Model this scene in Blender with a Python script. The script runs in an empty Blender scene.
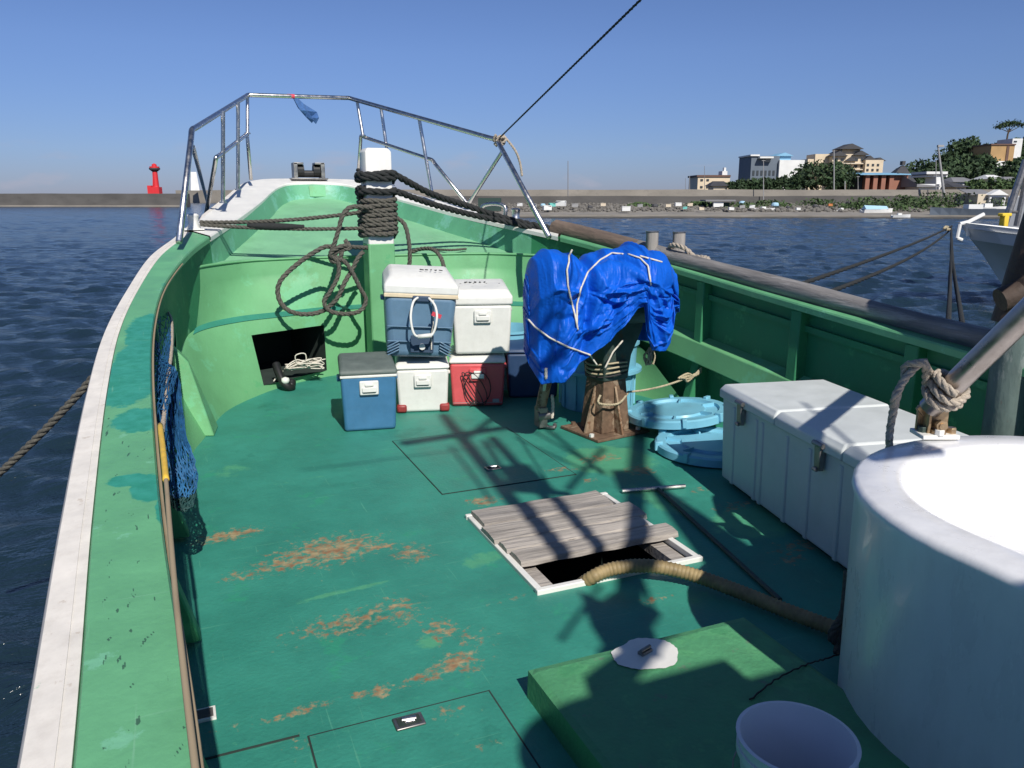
import bpy, math, random
from math import sin, cos, pi, radians, sqrt, atan2, exp
from mathutils import Vector, Matrix, noise
random.seed(7)
R = radians
C = bpy.context.scene.collection
sc = bpy.context.scene

# ---------------------------------------------------------------- camera
EYE = Vector((0, 0, 1.6)); YAW = R(23); PITCH = math.atan(188/800); F = 800.0
cam = bpy.data.cameras.new('camera'); co = bpy.data.objects.new('camera', cam); C.objects.link(co)
co.location = EYE; co.rotation_euler = (pi/2 - PITCH, 0, -YAW)
cam.sensor_fit = 'HORIZONTAL'; cam.sensor_width = 36; cam.lens = 36*F/1024
cam.clip_start = .05; cam.clip_end = 20000
sc.camera = co
# ---------------------------------------------------------------- light
SUN_EL = 42; SUN_AZ_DIR = Vector((.04, 1, 0)).normalized()      # the way shadows fall
w = bpy.data.worlds.new('World'); sc.world = w; w.use_nodes = True
nt = w.node_tree; nt.nodes.clear()
out = nt.nodes.new('ShaderNodeOutputWorld'); bg = nt.nodes.new('ShaderNodeBackground')
sky = nt.nodes.new('ShaderNodeTexSky'); sky.sky_type = 'NISHITA'; sky.sun_disc = False
sky.sun_elevation = R(SUN_EL)
sd = -SUN_AZ_DIR
sky.sun_rotation = atan2(sd.x, sd.y)
sky.air_density = 1.0; sky.dust_density = 0.1; sky.ozone_density = 5.0
tint = nt.nodes.new('ShaderNodeMix'); tint.data_type = 'RGBA'; tint.blend_type = 'MULTIPLY'; tint.inputs[0].default_value = 1
nt.links.new(sky.outputs[0], tint.inputs[6])
stc = nt.nodes.new('ShaderNodeTexCoord'); ssx = nt.nodes.new('ShaderNodeSeparateXYZ'); nt.links.new(stc.outputs['Generated'], ssx.inputs[0])
srp = nt.nodes.new('ShaderNodeValToRGB'); nt.links.new(ssx.outputs[2], srp.inputs[0])
srp.color_ramp.elements[0].position = 0; srp.color_ramp.elements[0].color = (.33, .38, .64, 1)
srp.color_ramp.elements[1].position = .16; srp.color_ramp.elements[1].color = (.56, .59, .80, 1)
e2_ = srp.color_ramp.elements.new(.9); e2_.color = (.72, .68, .70, 1)
e_ = srp.color_ramp.elements.new(.05); e_.color = (.42, .48, .73, 1)
nt.links.new(srp.outputs[0], tint.inputs[7])      # the clear deep blue of the day
wtc = nt.nodes.new('ShaderNodeTexCoord'); wmp = nt.nodes.new('ShaderNodeMapping'); wmp.inputs['Scale'].default_value = (1, 1, 3.2)
nt.links.new(wtc.outputs['Generated'], wmp.inputs[0])
wn = nt.nodes.new('ShaderNodeTexNoise'); wn.inputs['Scale'].default_value = 13; wn.inputs['Detail'].default_value = 7; nt.links.new(wmp.outputs[0], wn.inputs['Vector'])
wr = nt.nodes.new('ShaderNodeMapRange'); wr.inputs[1].default_value = .58; wr.inputs[2].default_value = .75; wr.inputs[4].default_value = .6; nt.links.new(wn.outputs[0], wr.inputs[0])
wsx = nt.nodes.new('ShaderNodeSeparateXYZ'); nt.links.new(wtc.outputs['Generated'], wsx.inputs[0])
wz = nt.nodes.new('ShaderNodeMapRange'); wz.inputs[1].default_value = .065; wz.inputs[2].default_value = .03; wz.inputs[3].default_value = 0; wz.inputs[4].default_value = 1; nt.links.new(wsx.outputs[2], wz.inputs[0])
wm = nt.nodes.new('ShaderNodeMath'); wm.operation = 'MULTIPLY'; nt.links.new(wr.outputs[0], wm.inputs[0]); nt.links.new(wz.outputs[0], wm.inputs[1])
wc = nt.nodes.new('ShaderNodeMix'); wc.data_type = 'RGBA'; nt.links.new(wm.outputs[0], wc.inputs[0]); nt.links.new(tint.outputs[2], wc.inputs[6]); wc.inputs[7].default_value = (4.0, 4.0, 4.9, 1)
nt.links.new(wc.outputs[2], bg.inputs[0]); bg.inputs[1].default_value = .085
nt.links.new(bg.outputs[0], out.inputs[0])
sl = bpy.data.lights.new('sun', 'SUN'); sl.energy = 4.0; sl.angle = R(.55); sl.color = (1, .95, .87)
so = bpy.data.objects.new('sun', sl); C.objects.link(so)
sdir = Vector((SUN_AZ_DIR.x*cos(R(SUN_EL)), SUN_AZ_DIR.y*cos(R(SUN_EL)), -sin(R(SUN_EL))))
so.rotation_euler = sdir.to_track_quat('-Z', 'Y').to_euler(); so.location = (0, -20, 30)
sc.view_settings.view_transform = 'Standard'; sc.view_settings.look = 'None'
sc.view_settings.exposure = 0.34; sc.view_settings.gamma = 1.0
sc.render.engine = 'CYCLES'
sc.cycles.max_bounces = 6; sc.cycles.use_denoising = True

# ---------------------------------------------------------------- measuring helpers (points read off at a known height or distance)
def ray(x, y):
    a = x-512; b = y-384
    fw = F*cos(PITCH)-b*sin(PITCH); dn = b*cos(PITCH)+F*sin(PITCH)
    return Vector((cos(YAW)*a+sin(YAW)*fw, -sin(YAW)*a+cos(YAW)*fw, -dn))
def PZ(x, y, z):
    r = ray(x, y); return EYE + r*((z-EYE.z)/r.z)
def PY(x, y, Y):
    r = ray(x, y); return EYE + r*(Y/r.y)
def PD(x, y, fw):
    r = ray(x, y); f = r.x*sin(YAW)+r.y*cos(YAW); return EYE + r*(fw/f)
def W(lat, fw, z=0):      # a point by sideways and forward distance from the quay's viewpoint
    return Vector((cos(YAW)*lat+sin(YAW)*fw, -sin(YAW)*lat+cos(YAW)*fw, z))

# ---------------------------------------------------------------- materials
def lin(c): return tuple((v/12.92 if v <= .04045 else ((v+.055)/1.055)**2.4) for v in c)
def N(nt, t, **k):
    n = nt.nodes.new(t)
    for a, b in k.items():
        if a[:2] == 'i_':
            key = a[2:]; key = int(key) if key.isdigit() else key.replace('_', ' ')
            n.inputs[key].default_value = b
        else: setattr(n, a, b)
    return n
def mat(name, col, rough=.6, metal=0, var=.18, scale=4, bump=.0, bscale=30, spots=None, attr=None, attr_col=None, attr_noise=.5,
        attr2=None, attr2_col=None, dirt=0, dirt_col=(.05, .045, .035), stretch=(1, 1, 1), spec=.5, coat=0, dscale=6, attr_sc=16, attr_w=.08, streak=None):
    m = bpy.data.materials.new(name); m.use_nodes = True; nt = m.node_tree; L = nt.links.new
    b = nt.nodes['Principled BSDF']; b.inputs['Roughness'].default_value = rough; b.inputs['Metallic'].default_value = metal
    b.inputs['Specular IOR Level'].default_value = spec; b.inputs['Coat Weight'].default_value = coat
    tc = N(nt, 'ShaderNodeTexCoord'); mp = N(nt, 'ShaderNodeMapping'); mp.inputs['Scale'].default_value = stretch
    L(tc.outputs['Object'], mp.inputs[0]); vec = mp.outputs[0]
    n1 = N(nt, 'ShaderNodeTexNoise', i_Scale=scale, i_Detail=8, i_Roughness=.65); L(vec, n1.inputs['Vector'])
    mr = N(nt, 'ShaderNodeMapRange', i_1=.3, i_2=.7, i_3=1-var, i_4=1+var); L(n1.outputs[0], mr.inputs[0])
    mx = N(nt, 'ShaderNodeMix', data_type='RGBA', blend_type='MULTIPLY'); mx.inputs[0].default_value = 1
    mx.inputs[6].default_value = (*col, 1); L(mr.outputs[0], mx.inputs[7]); cur = mx.outputs[2]
    def over(fac, c2, cur):
        q = N(nt, 'ShaderNodeMix', data_type='RGBA'); L(fac, q.inputs[0]); L(cur, q.inputs[6])
        if isinstance(c2, tuple): q.inputs[7].default_value = (*c2, 1)
        else: L(c2, q.inputs[7])
        return q.outputs[2]
    def thresh(v, a, bb, lo=0, hi=1):
        q = N(nt, 'ShaderNodeMapRange', i_1=a, i_2=bb, i_3=lo, i_4=hi); L(v, q.inputs[0]); return q.outputs[0]
    def attrmask(nm, k, sc1, wd_=.08):
        at = N(nt, 'ShaderNodeAttribute', attribute_name=nm)
        nz = N(nt, 'ShaderNodeTexNoise', i_Scale=sc1, i_Detail=9, i_Roughness=.72); L(vec, nz.inputs['Vector'])
        s = N(nt, 'ShaderNodeMath', operation='MULTIPLY_ADD'); L(nz.outputs[0], s.inputs[0]); s.inputs[1].default_value = k*2; L(at.outputs['Fac'], s.inputs[2])
        return thresh(s.outputs[0], .5+k, .5+wd_+k)
    if spots:   # (colour, scale, threshold, strength)
        for c2, ss, th, st in spots:
            nz = N(nt, 'ShaderNodeTexNoise', i_Scale=ss, i_Detail=8, i_Roughness=.7); L(vec, nz.inputs['Vector'])
            cur = over(thresh(nz.outputs[0], th, th+.05, 0, st), c2, cur)
    if attr2: cur = over(attrmask(attr2, .25 if attr2 == 'pale' else .5, 9 if attr2 == 'pale' else 30), attr2_col, cur)
    if attr:
        nz = N(nt, 'ShaderNodeTexNoise', i_Scale=22, i_Detail=5); L(vec, nz.inputs['Vector'])
        cr = N(nt, 'ShaderNodeValToRGB'); L(nz.outputs[0], cr.inputs[0])
        cr.color_ramp.elements[0].position = .35; cr.color_ramp.elements[0].color = (*attr_col[0], 1)
        cr.color_ramp.elements[1].position = .65; cr.color_ramp.elements[1].color = (*attr_col[1], 1)
        cur = over(attrmask(attr, attr_noise, attr_sc, attr_w), cr.outputs[0], cur)
    if streak:
        for sx_, sy_ in ((2.2, 60), (70, 2.6)):
            m2 = N(nt, 'ShaderNodeMapping'); m2.inputs['Scale'].default_value = (sx_, sy_, 1); m2.inputs['Rotation'].default_value = (0, 0, .12); L(tc.outputs['Object'], m2.inputs[0])
            nz = N(nt, 'ShaderNodeTexNoise', i_Scale=1.0, i_Detail=4, i_Roughness=.6, i_Distortion=.3); L(m2.outputs[0], nz.inputs['Vector'])
            cur = over(thresh(nz.outputs[0], .66, .72, 0, streak[1]), streak[0], cur)
    if dirt:
        nz = N(nt, 'ShaderNodeTexNoise', i_Scale=dscale, i_Detail=10, i_Roughness=.75); L(vec, nz.inputs['Vector'])
        cur = over(thresh(nz.outputs[0], .48, .75, 0, dirt), dirt_col, cur)
    L(cur, b.inputs['Base Color'])
    rr = N(nt, 'ShaderNodeMapRange', i_1=.3, i_2=.7, i_3=max(0, rough-.12), i_4=min(1, rough+.12)); L(n1.outputs[0], rr.inputs[0]); L(rr.outputs[0], b.inputs['Roughness'])
    if bump:
        nb = N(nt, 'ShaderNodeTexNoise', i_Scale=bscale, i_Detail=6); L(vec, nb.inputs['Vector'])
        bp = N(nt, 'ShaderNodeBump', i_Strength=bump, i_Distance=.01); L(nb.outputs[0], bp.inputs['Height']); L(bp.outputs[0], b.inputs['Normal'])
    return m

M = {}
TAN = ((.25, .125, .06), (.38, .31, .17))
M['deck'] = mat('deck_paint', (.034, .235, .175), .55, var=.16, scale=2.5, bump=.25, bscale=60, attr='wear', attr_col=TAN, attr_noise=1.25, attr_sc=26, attr_w=.30, streak=((.10, .36, .24), .60),
                spots=[((.03, .30, .16), 3.2, .60, .5), ((.06, .33, .2), 26, .65, .5), ((.006, .10, .07), 1.3, .6, .35), ((.18, .38, .28), 60, .68, .5), ((.05, .3, .2), 9, .62, .35)],
                attr2='pale', attr2_col=(.075, .32, .18), dirt=.22, dirt_col=(.02, .09, .06), dscale=12)
M['light_green'] = mat('light_green_paint', (.14, .385, .175), .55, var=.12, scale=3, bump=.12, bscale=40, streak=((.19, .45, .27), .35),
                       spots=[((.16, .5, .28), 2.2, .56, .5), ((.07, .36, .15), 5, .62, .4), ((.2, .3, .12), 40, .72, .4)], dirt=.12, dirt_col=(.05, .2, .08))
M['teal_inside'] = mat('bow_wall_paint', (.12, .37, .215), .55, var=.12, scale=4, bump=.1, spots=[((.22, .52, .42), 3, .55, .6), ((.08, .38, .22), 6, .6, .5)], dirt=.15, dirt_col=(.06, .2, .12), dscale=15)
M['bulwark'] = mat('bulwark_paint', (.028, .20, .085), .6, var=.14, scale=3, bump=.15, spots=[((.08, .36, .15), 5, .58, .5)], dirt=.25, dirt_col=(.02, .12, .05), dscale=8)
M['cap_green'] = mat('cap_paint', (.12, .36, .18), .5, streak=((.22, .46, .30), .4), var=.12, scale=5, bump=.15, bscale=50, attr='patch', attr_col=((.025, .24, .16), (.04, .30, .22)), attr_noise=.3,
                     attr2='scuff', attr2_col=(.045, .13, .075), spots=[((.2, .5, .34), 7, .62, .5), ((.03, .12, .07), 45, .71, .6)])
M['cap_white'] = mat('white_gelcoat', (.74, .73, .69), .5, var=.06, scale=6, spots=[((.5, .42, .34), 9, .66, .4)], dirt=.12, dirt_col=(.35, .3, .24), dscale=20)
M['strake'] = mat('strake_white', (.72, .68, .62), .6, var=.1, scale=10, spots=[((.42, .34, .26), 18, .62, .5), ((.10, .42, .22), 12, .68, .6)], dirt=.2, dirt_col=(.3, .24, .18), dscale=25)
M['hull_white'] = mat('hull_white', (.7, .7, .68), .45, var=.08, dirt=.2, dirt_col=(.3, .28, .22))
M['grey_wood'] = mat('weathered_log', (.20, .19, .185), .85, var=.35, scale=12, bump=.9, bscale=40, stretch=(1, .10, 1), spots=[((.34, .33, .32), 14, .54, .7), ((.12, .10, .09), 9, .6, .6)], dirt=.6, dirt_col=(.07, .06, .055), dscale=22)
M['brown_wood'] = mat('brown_log', (.15, .11, .085), .8, var=.35, scale=12, bump=.8, bscale=40, stretch=(1, .12, 1), dirt=.5, dscale=22)
M['board'] = mat('weathered_board', (.37, .335, .30), .9, var=.35, scale=12, bump=1.0, bscale=50, stretch=(.10, 1, 1), spots=[((.06, .05, .045), 34, .64, .9), ((.48, .45, .42), 16, .6, .6)], dirt=.85, dirt_col=(.10, .08, .07), dscale=16)
M['bitt_wood'] = mat('bitt_wood', (.28, .26, .24), .85, var=.35, scale=12, bump=.8, bscale=40, stretch=(1, 1, .1), dirt=.5, dirt_col=(.07, .06, .055), dscale=20)
M['steel'] = mat('stainless_steel', (.60, .58, .56), .3, 1, var=.15, scale=14, dirt=.12, dirt_col=(.16, .10, .06), dscale=18)
M['strut_steel'] = mat('worn_steel', (.36, .32, .295), .34, .95, var=.2, scale=10, dirt=.3, dirt_col=(.12, .08, .06), dscale=14)
M['dull_steel'] = mat('dull_steel', (.30, .29, .28), .45, .9, var=.2, scale=14, dirt=.4, dirt_col=(.13, .08, .05), dscale=18)
M['rust'] = mat('rusted_steel', (.15, .095, .06), .85, .1, var=.4, scale=14, bump=.6, spots=[((.30, .23, .16), 9, .56, .8), ((.05, .035, .025), 12, .6, .7)])
M['rust_pole'] = mat('rusted_pale_steel', (.33, .24, .16), .8, .2, var=.35, scale=10, bump=.5, spots=[((.16, .075, .035), 12, .52, .8)])
M['dark_machine'] = mat('machine_grey_green', (.055, .085, .075), .6, .3, var=.35, scale=9, bump=.4, spots=[((.12, .07, .04), 10, .6, .7)])
M['bolt'] = mat('bronze_fitting', (.42, .30, .18), .4, .85, var=.25, scale=30, dirt=.4, dirt_col=(.1, .07, .05), dscale=40)
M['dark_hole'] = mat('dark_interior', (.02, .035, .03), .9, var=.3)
M['black_rub'] = mat('black_rubber', (.012, .012, .013), .5, var=.3)
M['rope_dark'] = mat('dark_rope', (.095, .09, .074), .95, var=.45, scale=70, bump=.6, bscale=200)
M['rope_black'] = mat('black_rope', (.022, .024, .024), .95, var=.4, scale=60, bump=.5, bscale=200)
M['rope_pale'] = mat('pale_rope', (.42, .36, .29), .95, var=.3, scale=60, bump=.7, bscale=180)
M['rope_white'] = mat('white_cord', (.62, .58, .5), .9, var=.2, scale=60)
M['rope_tan'] = mat('tan_cord', (.42, .36, .24), .9, var=.3, scale=60)
M['tub'] = mat('tub_gelcoat', (.74, .74, .75), .32, var=.05, scale=8, bump=.3, bscale=9, coat=.2, spots=[((.55, .57, .60), 70, .69, .6), ((.60, .62, .64), 3, .6, .35)], dirt=.22, dirt_col=(.46, .46, .45), dscale=18, stretch=(1, 1, .35))
M['freezer'] = mat('freezer_shell', (.60, .63, .62), .42, var=.05, scale=5, bump=.06, dirt=.15, dirt_col=(.35, .38, .37), dscale=9)
M['cool_blue'] = mat('cooler_blue', (.045, .16, .30), .42, var=.12, scale=9, bump=.06, dirt=.15, dirt_col=(.1, .2, .3), dscale=30)
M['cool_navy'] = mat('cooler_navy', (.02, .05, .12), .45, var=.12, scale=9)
M['cool_greyblue'] = mat('cooler_grey_blue', (.11, .20, .30), .42, var=.1, scale=9, bump=.05, dirt=.12, dirt_col=(.2, .27, .3), dscale=25)
M['cool_white'] = mat('cooler_white', (.70, .70, .66), .42, var=.05, scale=9, dirt=.16, dirt_col=(.4, .37, .3), dscale=22)
M['cool_cream'] = mat('cooler_cream', (.66, .55, .38), .5, var=.1, scale=9)
M['cool_red'] = mat('cooler_red', (.60, .09, .10), .42, var=.1, scale=9, dirt=.1, dirt_col=(.5, .2, .15), dscale=22)
M['cool_lidgrey'] = mat('cooler_lid_grey', (.10, .125, .115), .6, var=.2, scale=7, dirt=.25, dirt_col=(.2, .22, .2), dscale=15)
M['red_corner'] = mat('faded_red_corner', (.26, .03, .03), .5)
M['mark'] = mat('marker_ink', (.02, .02, .022), .7, var=.3)
M['pinktag'] = mat('red_tag', (.6, .05, .08), .6)
M['tarp'] = mat('blue_tarpaulin', (.004, .10, .55), .46, var=.10, scale=10, bump=.35, bscale=60, spec=.22)
M['ltblue'] = mat('light_blue_plastic', (.18, .46, .60), .42, var=.12, scale=6, dirt=.2, dirt_col=(.12, .3, .38), dscale=12)
M['bucket'] = mat('bucket_white', (.66, .66, .70), .4, var=.04)
M['hose'] = mat('ribbed_hose', (.27, .20, .095), .6, var=.35, scale=14, dirt=.4, dirt_col=(.08, .065, .03), dscale=16)
M['net'] = mat('blue_net', (.012, .10, .24), .7, var=.4, scale=20)
M['net_dark'] = mat('dark_green_net', (.01, .05, .05), .7, var=.4, scale=20)
M['yellow'] = mat('yellow_tape', (.68, .43, .05), .5, var=.2, scale=25)
M['bamboo'] = mat('pole_wood', (.32, .25, .16), .8, var=.3, scale=20, stretch=(1, .2, 1), dirt=.4, dscale=20)
M['blue_cloth'] = mat('blue_strip_cloth', (.05, .13, .33), .8, var=.3, scale=30)
M['concrete'] = mat('breakwater_concrete', (.27, .245, .21), .95, var=.25, scale=.25, dirt=.6, dirt_col=(.075, .07, .065), dscale=.5, stretch=(1, 1, 2.5))
M['concrete_d'] = mat('stained_concrete', (.10, .095, .09), .95, var=.35, scale=.3, dirt=.6, dirt_col=(.035, .035, .035), dscale=.6, stretch=(1, 1, 2.5))
M['apron'] = mat('quay_apron', (.24, .22, .19), .95, var=.2, scale=.3, dirt=.35, dscale=.5)
M['rocks'] = mat('rubble_rock', (.15, .14, .125), .95, var=.35, scale=.5, dirt=.5, dscale=.6)
M['soil'] = mat('shore_soil', (.15, .13, .09), 1, var=.35, scale=.2, spots=[((.06, .09, .03), .15, .5, .8)])
M['leaf'] = mat('foliage_dark', (.030, .060, .022), .8, var=.5, scale=.35, spots=[((.06, .10, .03), .6, .55, .7)])
M['leaf2'] = mat('foliage_mid', (.050, .090, .028), .8, var=.5, scale=.4, spots=[((.09, .13, .045), .6, .55, .7)])
M['bark'] = mat('bark', (.09, .065, .045), .95, var=.3)
for k, c in dict(cream=(.68, .56, .40), cream2=(.62, .53, .40), bwhite=(.72, .72, .70), bluegrey=(.12, .15, .19), brick=(.30, .13, .085), bluroof=(.20, .42, .60), roofd=(.055, .055, .06),
                 roofg=(.20, .20, .21), tan=(.42, .26, .11), window=(.03, .04, .05), brown=(.13, .07, .05), lightred=(.62, .035, .04), dkgreen=(.02, .05, .04),
                 grey=(.3, .3, .3), ltb=(.35, .55, .68), yel=(.7, .5, .04), hullgrey=(.46, .52, .49), navy=(.03, .06, .11), orange=(.55, .2, .06), turq=(.15, .5, .45)).items():
    M[k] = mat('paint_'+k, c, .7, var=.12, scale=.6, dirt=.15, dirt_col=(.1, .09, .08), dscale=1.2)
M['redlh'] = mat('lighthouse_red', (.62, .03, .035), .5, var=.08)

# ---------------------------------------------------------------- mesh helpers
class MB:
    def __init__(s): s.v = []; s.f = []; s.at = {}
    def vert(s, p): s.v.append(tuple(p)); return len(s.v)-1
    def quad(s, *p): s.f.append([s.vert(q) for q in p])
    def box(s, c, size, rz=0, M4=None, taper=1.0):
        x, y, z = size[0]/2, size[1]/2, size[2]/2; i = len(s.v)
        for dz in (-1, 1):
            t = 1 if dz > 0 else taper
            for dx, dy in ((-1, -1), (1, -1), (1, 1), (-1, 1)):
                p = Vector((dx*x*t, dy*y*t, dz*z))
                if rz: p = Matrix.Rotation(rz, 3, 'Z') @ p
                if M4 is not None: p = M4 @ p
                s.v.append(tuple(p+Vector(c)))
        s.f += [[i+3, i+2, i+1, i], [i+4, i+5, i+6, i+7]] + [[i+k, i+(k+1) % 4, i+4+(k+1) % 4, i+4+k] for k in range(4)]
        return s
    def rings(s, rings, cap0=True, cap1=True, closed=True):
        b = []
        for r in rings: b.append([s.vert(p) for p in r])
        n = len(b[0])
        for k in range(len(b)-1):
            for j in range(n if closed else n-1):
                s.f.append([b[k][j], b[k][(j+1) % n], b[k+1][(j+1) % n], b[k+1][j]])
        if cap0 and closed: s.f.append(b[0][::-1])
        if cap1 and closed: s.f.append(b[-1])
        return s
    def cyl(s, a, b, r0, r1=None, n=12, caps=True):
        a = Vector(a); b = Vector(b); r1 = r0 if r1 is None else r1
        d = (b-a).normalized(); u = d.orthogonal().normalized(); v = d.cross(u)
        s.rings([[c+(u*cos(2*pi*k/n)+v*sin(2*pi*k/n))*r for k in range(n)] for c, r in ((a, r0), (b, r1))], caps, caps)
        return s
    def lathe(s, c, prof, n=32, sx=1, sy=1, M3=None):
        rg = []
        for r, z in prof:
            q = [Vector((cos(2*pi*k/n)*r*sx, sin(2*pi*k/n)*r*sy, z)) for k in range(n)]
            if M3 is not None: q = [M3 @ p for p in q]
            rg.append([p+Vector(c) for p in q])
        s.rings(rg, prof[0][0] > 0, prof[-1][0] > 0); return s
    def tube(s, pts, r, n=8, closed=False, rad=None):
        pts = [Vector(p) for p in pts]; m = len(pts); u = None; rg = []
        for i, p in enumerate(pts):
            a = pts[i-1] if (i > 0 or closed) else p; b = pts[(i+1) % m] if (i < m-1 or closed) else p
            d = (b-a).normalized() if (b-a).length > 1e-9 else Vector((0, 0, 1))
            u = d.orthogonal().normalized() if u is None else (u-d*u.dot(d)).normalized()
            v = d.cross(u); rr = rad(i/(m-1)) if rad else r
            rg.append([p+(u*cos(2*pi*k/n)+v*sin(2*pi*k/n))*rr for k in range(n)])
        if closed: rg.append(rg[0]); s.rings(rg, False, False)
        else: s.rings(rg)
        return s
    def rope(s, pts, r, pitch=None, n=6, strands=3, step=None):
        pitch = pitch or r*7; step = step or pitch/7
        pts = resample(pts, step); m = len(pts); u = None; cen = []; acc = 0
        for i, p in enumerate(pts):
            a = pts[max(0, i-1)]; b = pts[min(m-1, i+1)]; d = (b-a).normalized()
            if i: acc += (p-pts[i-1]).length
            u = d.orthogonal().normalized() if u is None else (u-d*u.dot(d)).normalized()
            v = d.cross(u); cen.append((p, u.copy(), v, acc/pitch*2*pi))
        for k in range(strands):
            path = [p+(u*cos(t+2*pi*k/strands)+v*sin(t+2*pi*k/strands))*r*.5 for p, u, v, t in cen]
            s.tube(path, r*.56, n)
        return s
    def build(s, name, m, parent=None, smooth=False, bevel=0, seg=2, solid=0, attrs=None, sub=0, auto=None):
        me = bpy.data.meshes.new(name)
        vs = s.v
        if parent is not None:
            rt = parent
            while rt.parent: rt = rt.parent
            inv = Matrix.LocRotScale(rt.location, rt.rotation_euler, None).inverted()
            vs = [tuple(inv @ Vector(p)) for p in vs]
        me.from_pydata(vs, [], s.f); me.materials.append(M[m] if isinstance(m, str) else m)
        import bmesh as _b
        bm = _b.new(); bm.from_mesh(me)
        if not attrs and not s.at: _b.ops.recalc_face_normals(bm, faces=bm.faces)
        bm.to_mesh(me); bm.free()
        if smooth: me.shade_smooth()
        if auto is not None: me.set_sharp_from_angle(angle=R(auto))
        for k, vals in s.at.items():
            a = me.attributes.new(k, 'FLOAT', 'POINT'); a.data.foreach_set('value', vals)
        o = bpy.data.objects.new(name, me); C.objects.link(o)
        if parent is not None: o.parent = parent
        if solid: md = o.modifiers.new('solid', 'SOLIDIFY'); md.thickness = abs(solid); md.offset = -1 if solid > 0 else 1
        if bevel:
            md = o.modifiers.new('bevel', 'BEVEL'); md.width = bevel; md.segments = seg; md.limit_method = 'ANGLE'; md.angle_limit = R(35)
            me.shade_smooth(); me.set_sharp_from_angle(angle=R(50))
        if sub: md = o.modifiers.new('sub', 'SUBSURF'); md.levels = sub; md.render_levels = sub
        return o
def resample(pts, step):
    pts = [Vector(p) for p in pts]; o = [pts[0]]; rest = 0
    for a, b in zip(pts, pts[1:]):
        L = (b-a).length
        if L < 1e-9: continue
        t = step-rest
        while t <= L: o.append(a+(b-a)*(t/L)); t += step
        rest = L-(t-step)
    o.append(pts[-1]); return o
def spline(P, n=8, closed=False):
    P = [Vector(p) for p in P]; m = len(P); o = []
    for i in range(m if closed else m-1):
        if closed: p0, p1, p2, p3 = P[(i-1) % m], P[i], P[(i+1) % m], P[(i+2) % m]
        else: p0, p1, p2, p3 = P[max(0, i-1)], P[i], P[i+1], P[min(m-1, i+2)]
        for k in range(n):
            t = k/n
            o.append(.5*((2*p1)+(p2-p0)*t+(2*p0-5*p1+4*p2-p3)*t*t+(3*p1-p0-3*p2+p3)*t**3))
    if not closed: o.append(P[-1])
    return o
def interp(tab, t):
    if t <= tab[0][0]: return tab[0][1]
    for (a, b), (c, d) in zip(tab, tab[1:]):
        if t <= c: return b+(d-b)*(t-a)/(c-a)
    return tab[-1][1]
def tag(o, label, cat, group=None, kind=None):
    if label: o['label'] = label
    if cat: o['category'] = cat
    if group: o['group'] = group
    if kind: o['kind'] = kind
    return o
def thing(name, label, cat, loc=(0, 0, 0), rz=0, group=None):
    o = bpy.data.objects.new(name, None); C.objects.link(o); o.location = loc; o.rotation_euler = (0, 0, rz)
    o.empty_display_size = .1
    return tag(o, label, cat, group)
def sag(a, b, s, n=24):
    a = Vector(a); b = Vector(b)
    return [a+(b-a)*(k/n)-Vector((0, 0, s*4*(k/n)*(1-k/n))) for k in range(n+1)]
def text(body, size, m, parent, loc, rot, name='lettering', ext=.0005):
    cu = bpy.data.curves.new(name, 'FONT'); cu.body = body; cu.size = size; cu.extrude = ext; cu.align_x = 'CENTER'; cu.align_y = 'CENTER'
    o = bpy.data.objects.new(name, cu); cu.materials.append(M[m]); C.objects.link(o); o.parent = parent
    rt = parent
    while rt.parent: rt = rt.parent
    o.matrix_local = Matrix.LocRotScale(Vector(loc), rot, None); return o
def blobs(x, y, B):
    s = 0
    for bx, by, rx, ry, a, st in B:
        dx = x-bx; dy = y-by; c_, s_ = cos(a), sin(a)
        u = (dx*c_+dy*s_)/rx; v = (-dx*s_+dy*c_)/ry; q = u*u+v*v
        if q < 6: s = max(s, st*exp(-q))
    return s

# ================================================================ THE SETTING: water
WATER = -1.0
def make_water():
    m = bpy.data.materials.new('harbour_water'); m.use_nodes = True; nt = m.node_tree; L = nt.links.new
    b = nt.nodes['Principled BSDF']; b.inputs['Base Color'].default_value = (.011, .026, .038, 1); b.inputs['Roughness'].default_value = .13
    b.inputs['IOR'].default_value = 1.33
    tc = N(nt, 'ShaderNodeTexCoord')
    mp = N(nt, 'ShaderNodeMapping'); mp.inputs['Rotation'].default_value = (0, 0, R(-12)); mp.inputs['Scale'].default_value = (.55, 1.25, 1); L(tc.outputs['Object'], mp.inputs[0])
    n1 = N(nt, 'ShaderNodeTexNoise', i_Scale=1.5, i_Detail=6, i_Roughness=.62, i_Distortion=.6); L(mp.outputs[0], n1.inputs['Vector'])
    n2 = N(nt, 'ShaderNodeTexNoise', i_Scale=.35, i_Detail=4, i_Roughness=.5, i_Distortion=.3); L(mp.outputs[0], n2.inputs['Vector'])
    b1 = N(nt, 'ShaderNodeBump', i_Strength=.8, i_Distance=.16); L(n1.outputs[0], b1.inputs['Height'])
    b2 = N(nt, 'ShaderNodeBump', i_Strength=.5, i_Distance=.4); L(n2.outputs[0], b2.inputs['Height']); L(b1.outputs[0], b2.inputs['Normal'])
    n3 = N(nt, 'ShaderNodeTexNoise', i_Scale=5.5, i_Detail=4, i_Roughness=.6, i_Distortion=.4); L(mp.outputs[0], n3.inputs['Vector'])
    b3 = N(nt, 'ShaderNodeBump', i_Strength=.8, i_Distance=.04); L(n3.outputs[0], b3.inputs['Height']); L(b2.outputs[0], b3.inputs['Normal'])
    L(b3.outputs[0], b.inputs['Normal'])
    return m
M['water'] = make_water()
import numpy as np
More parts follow.
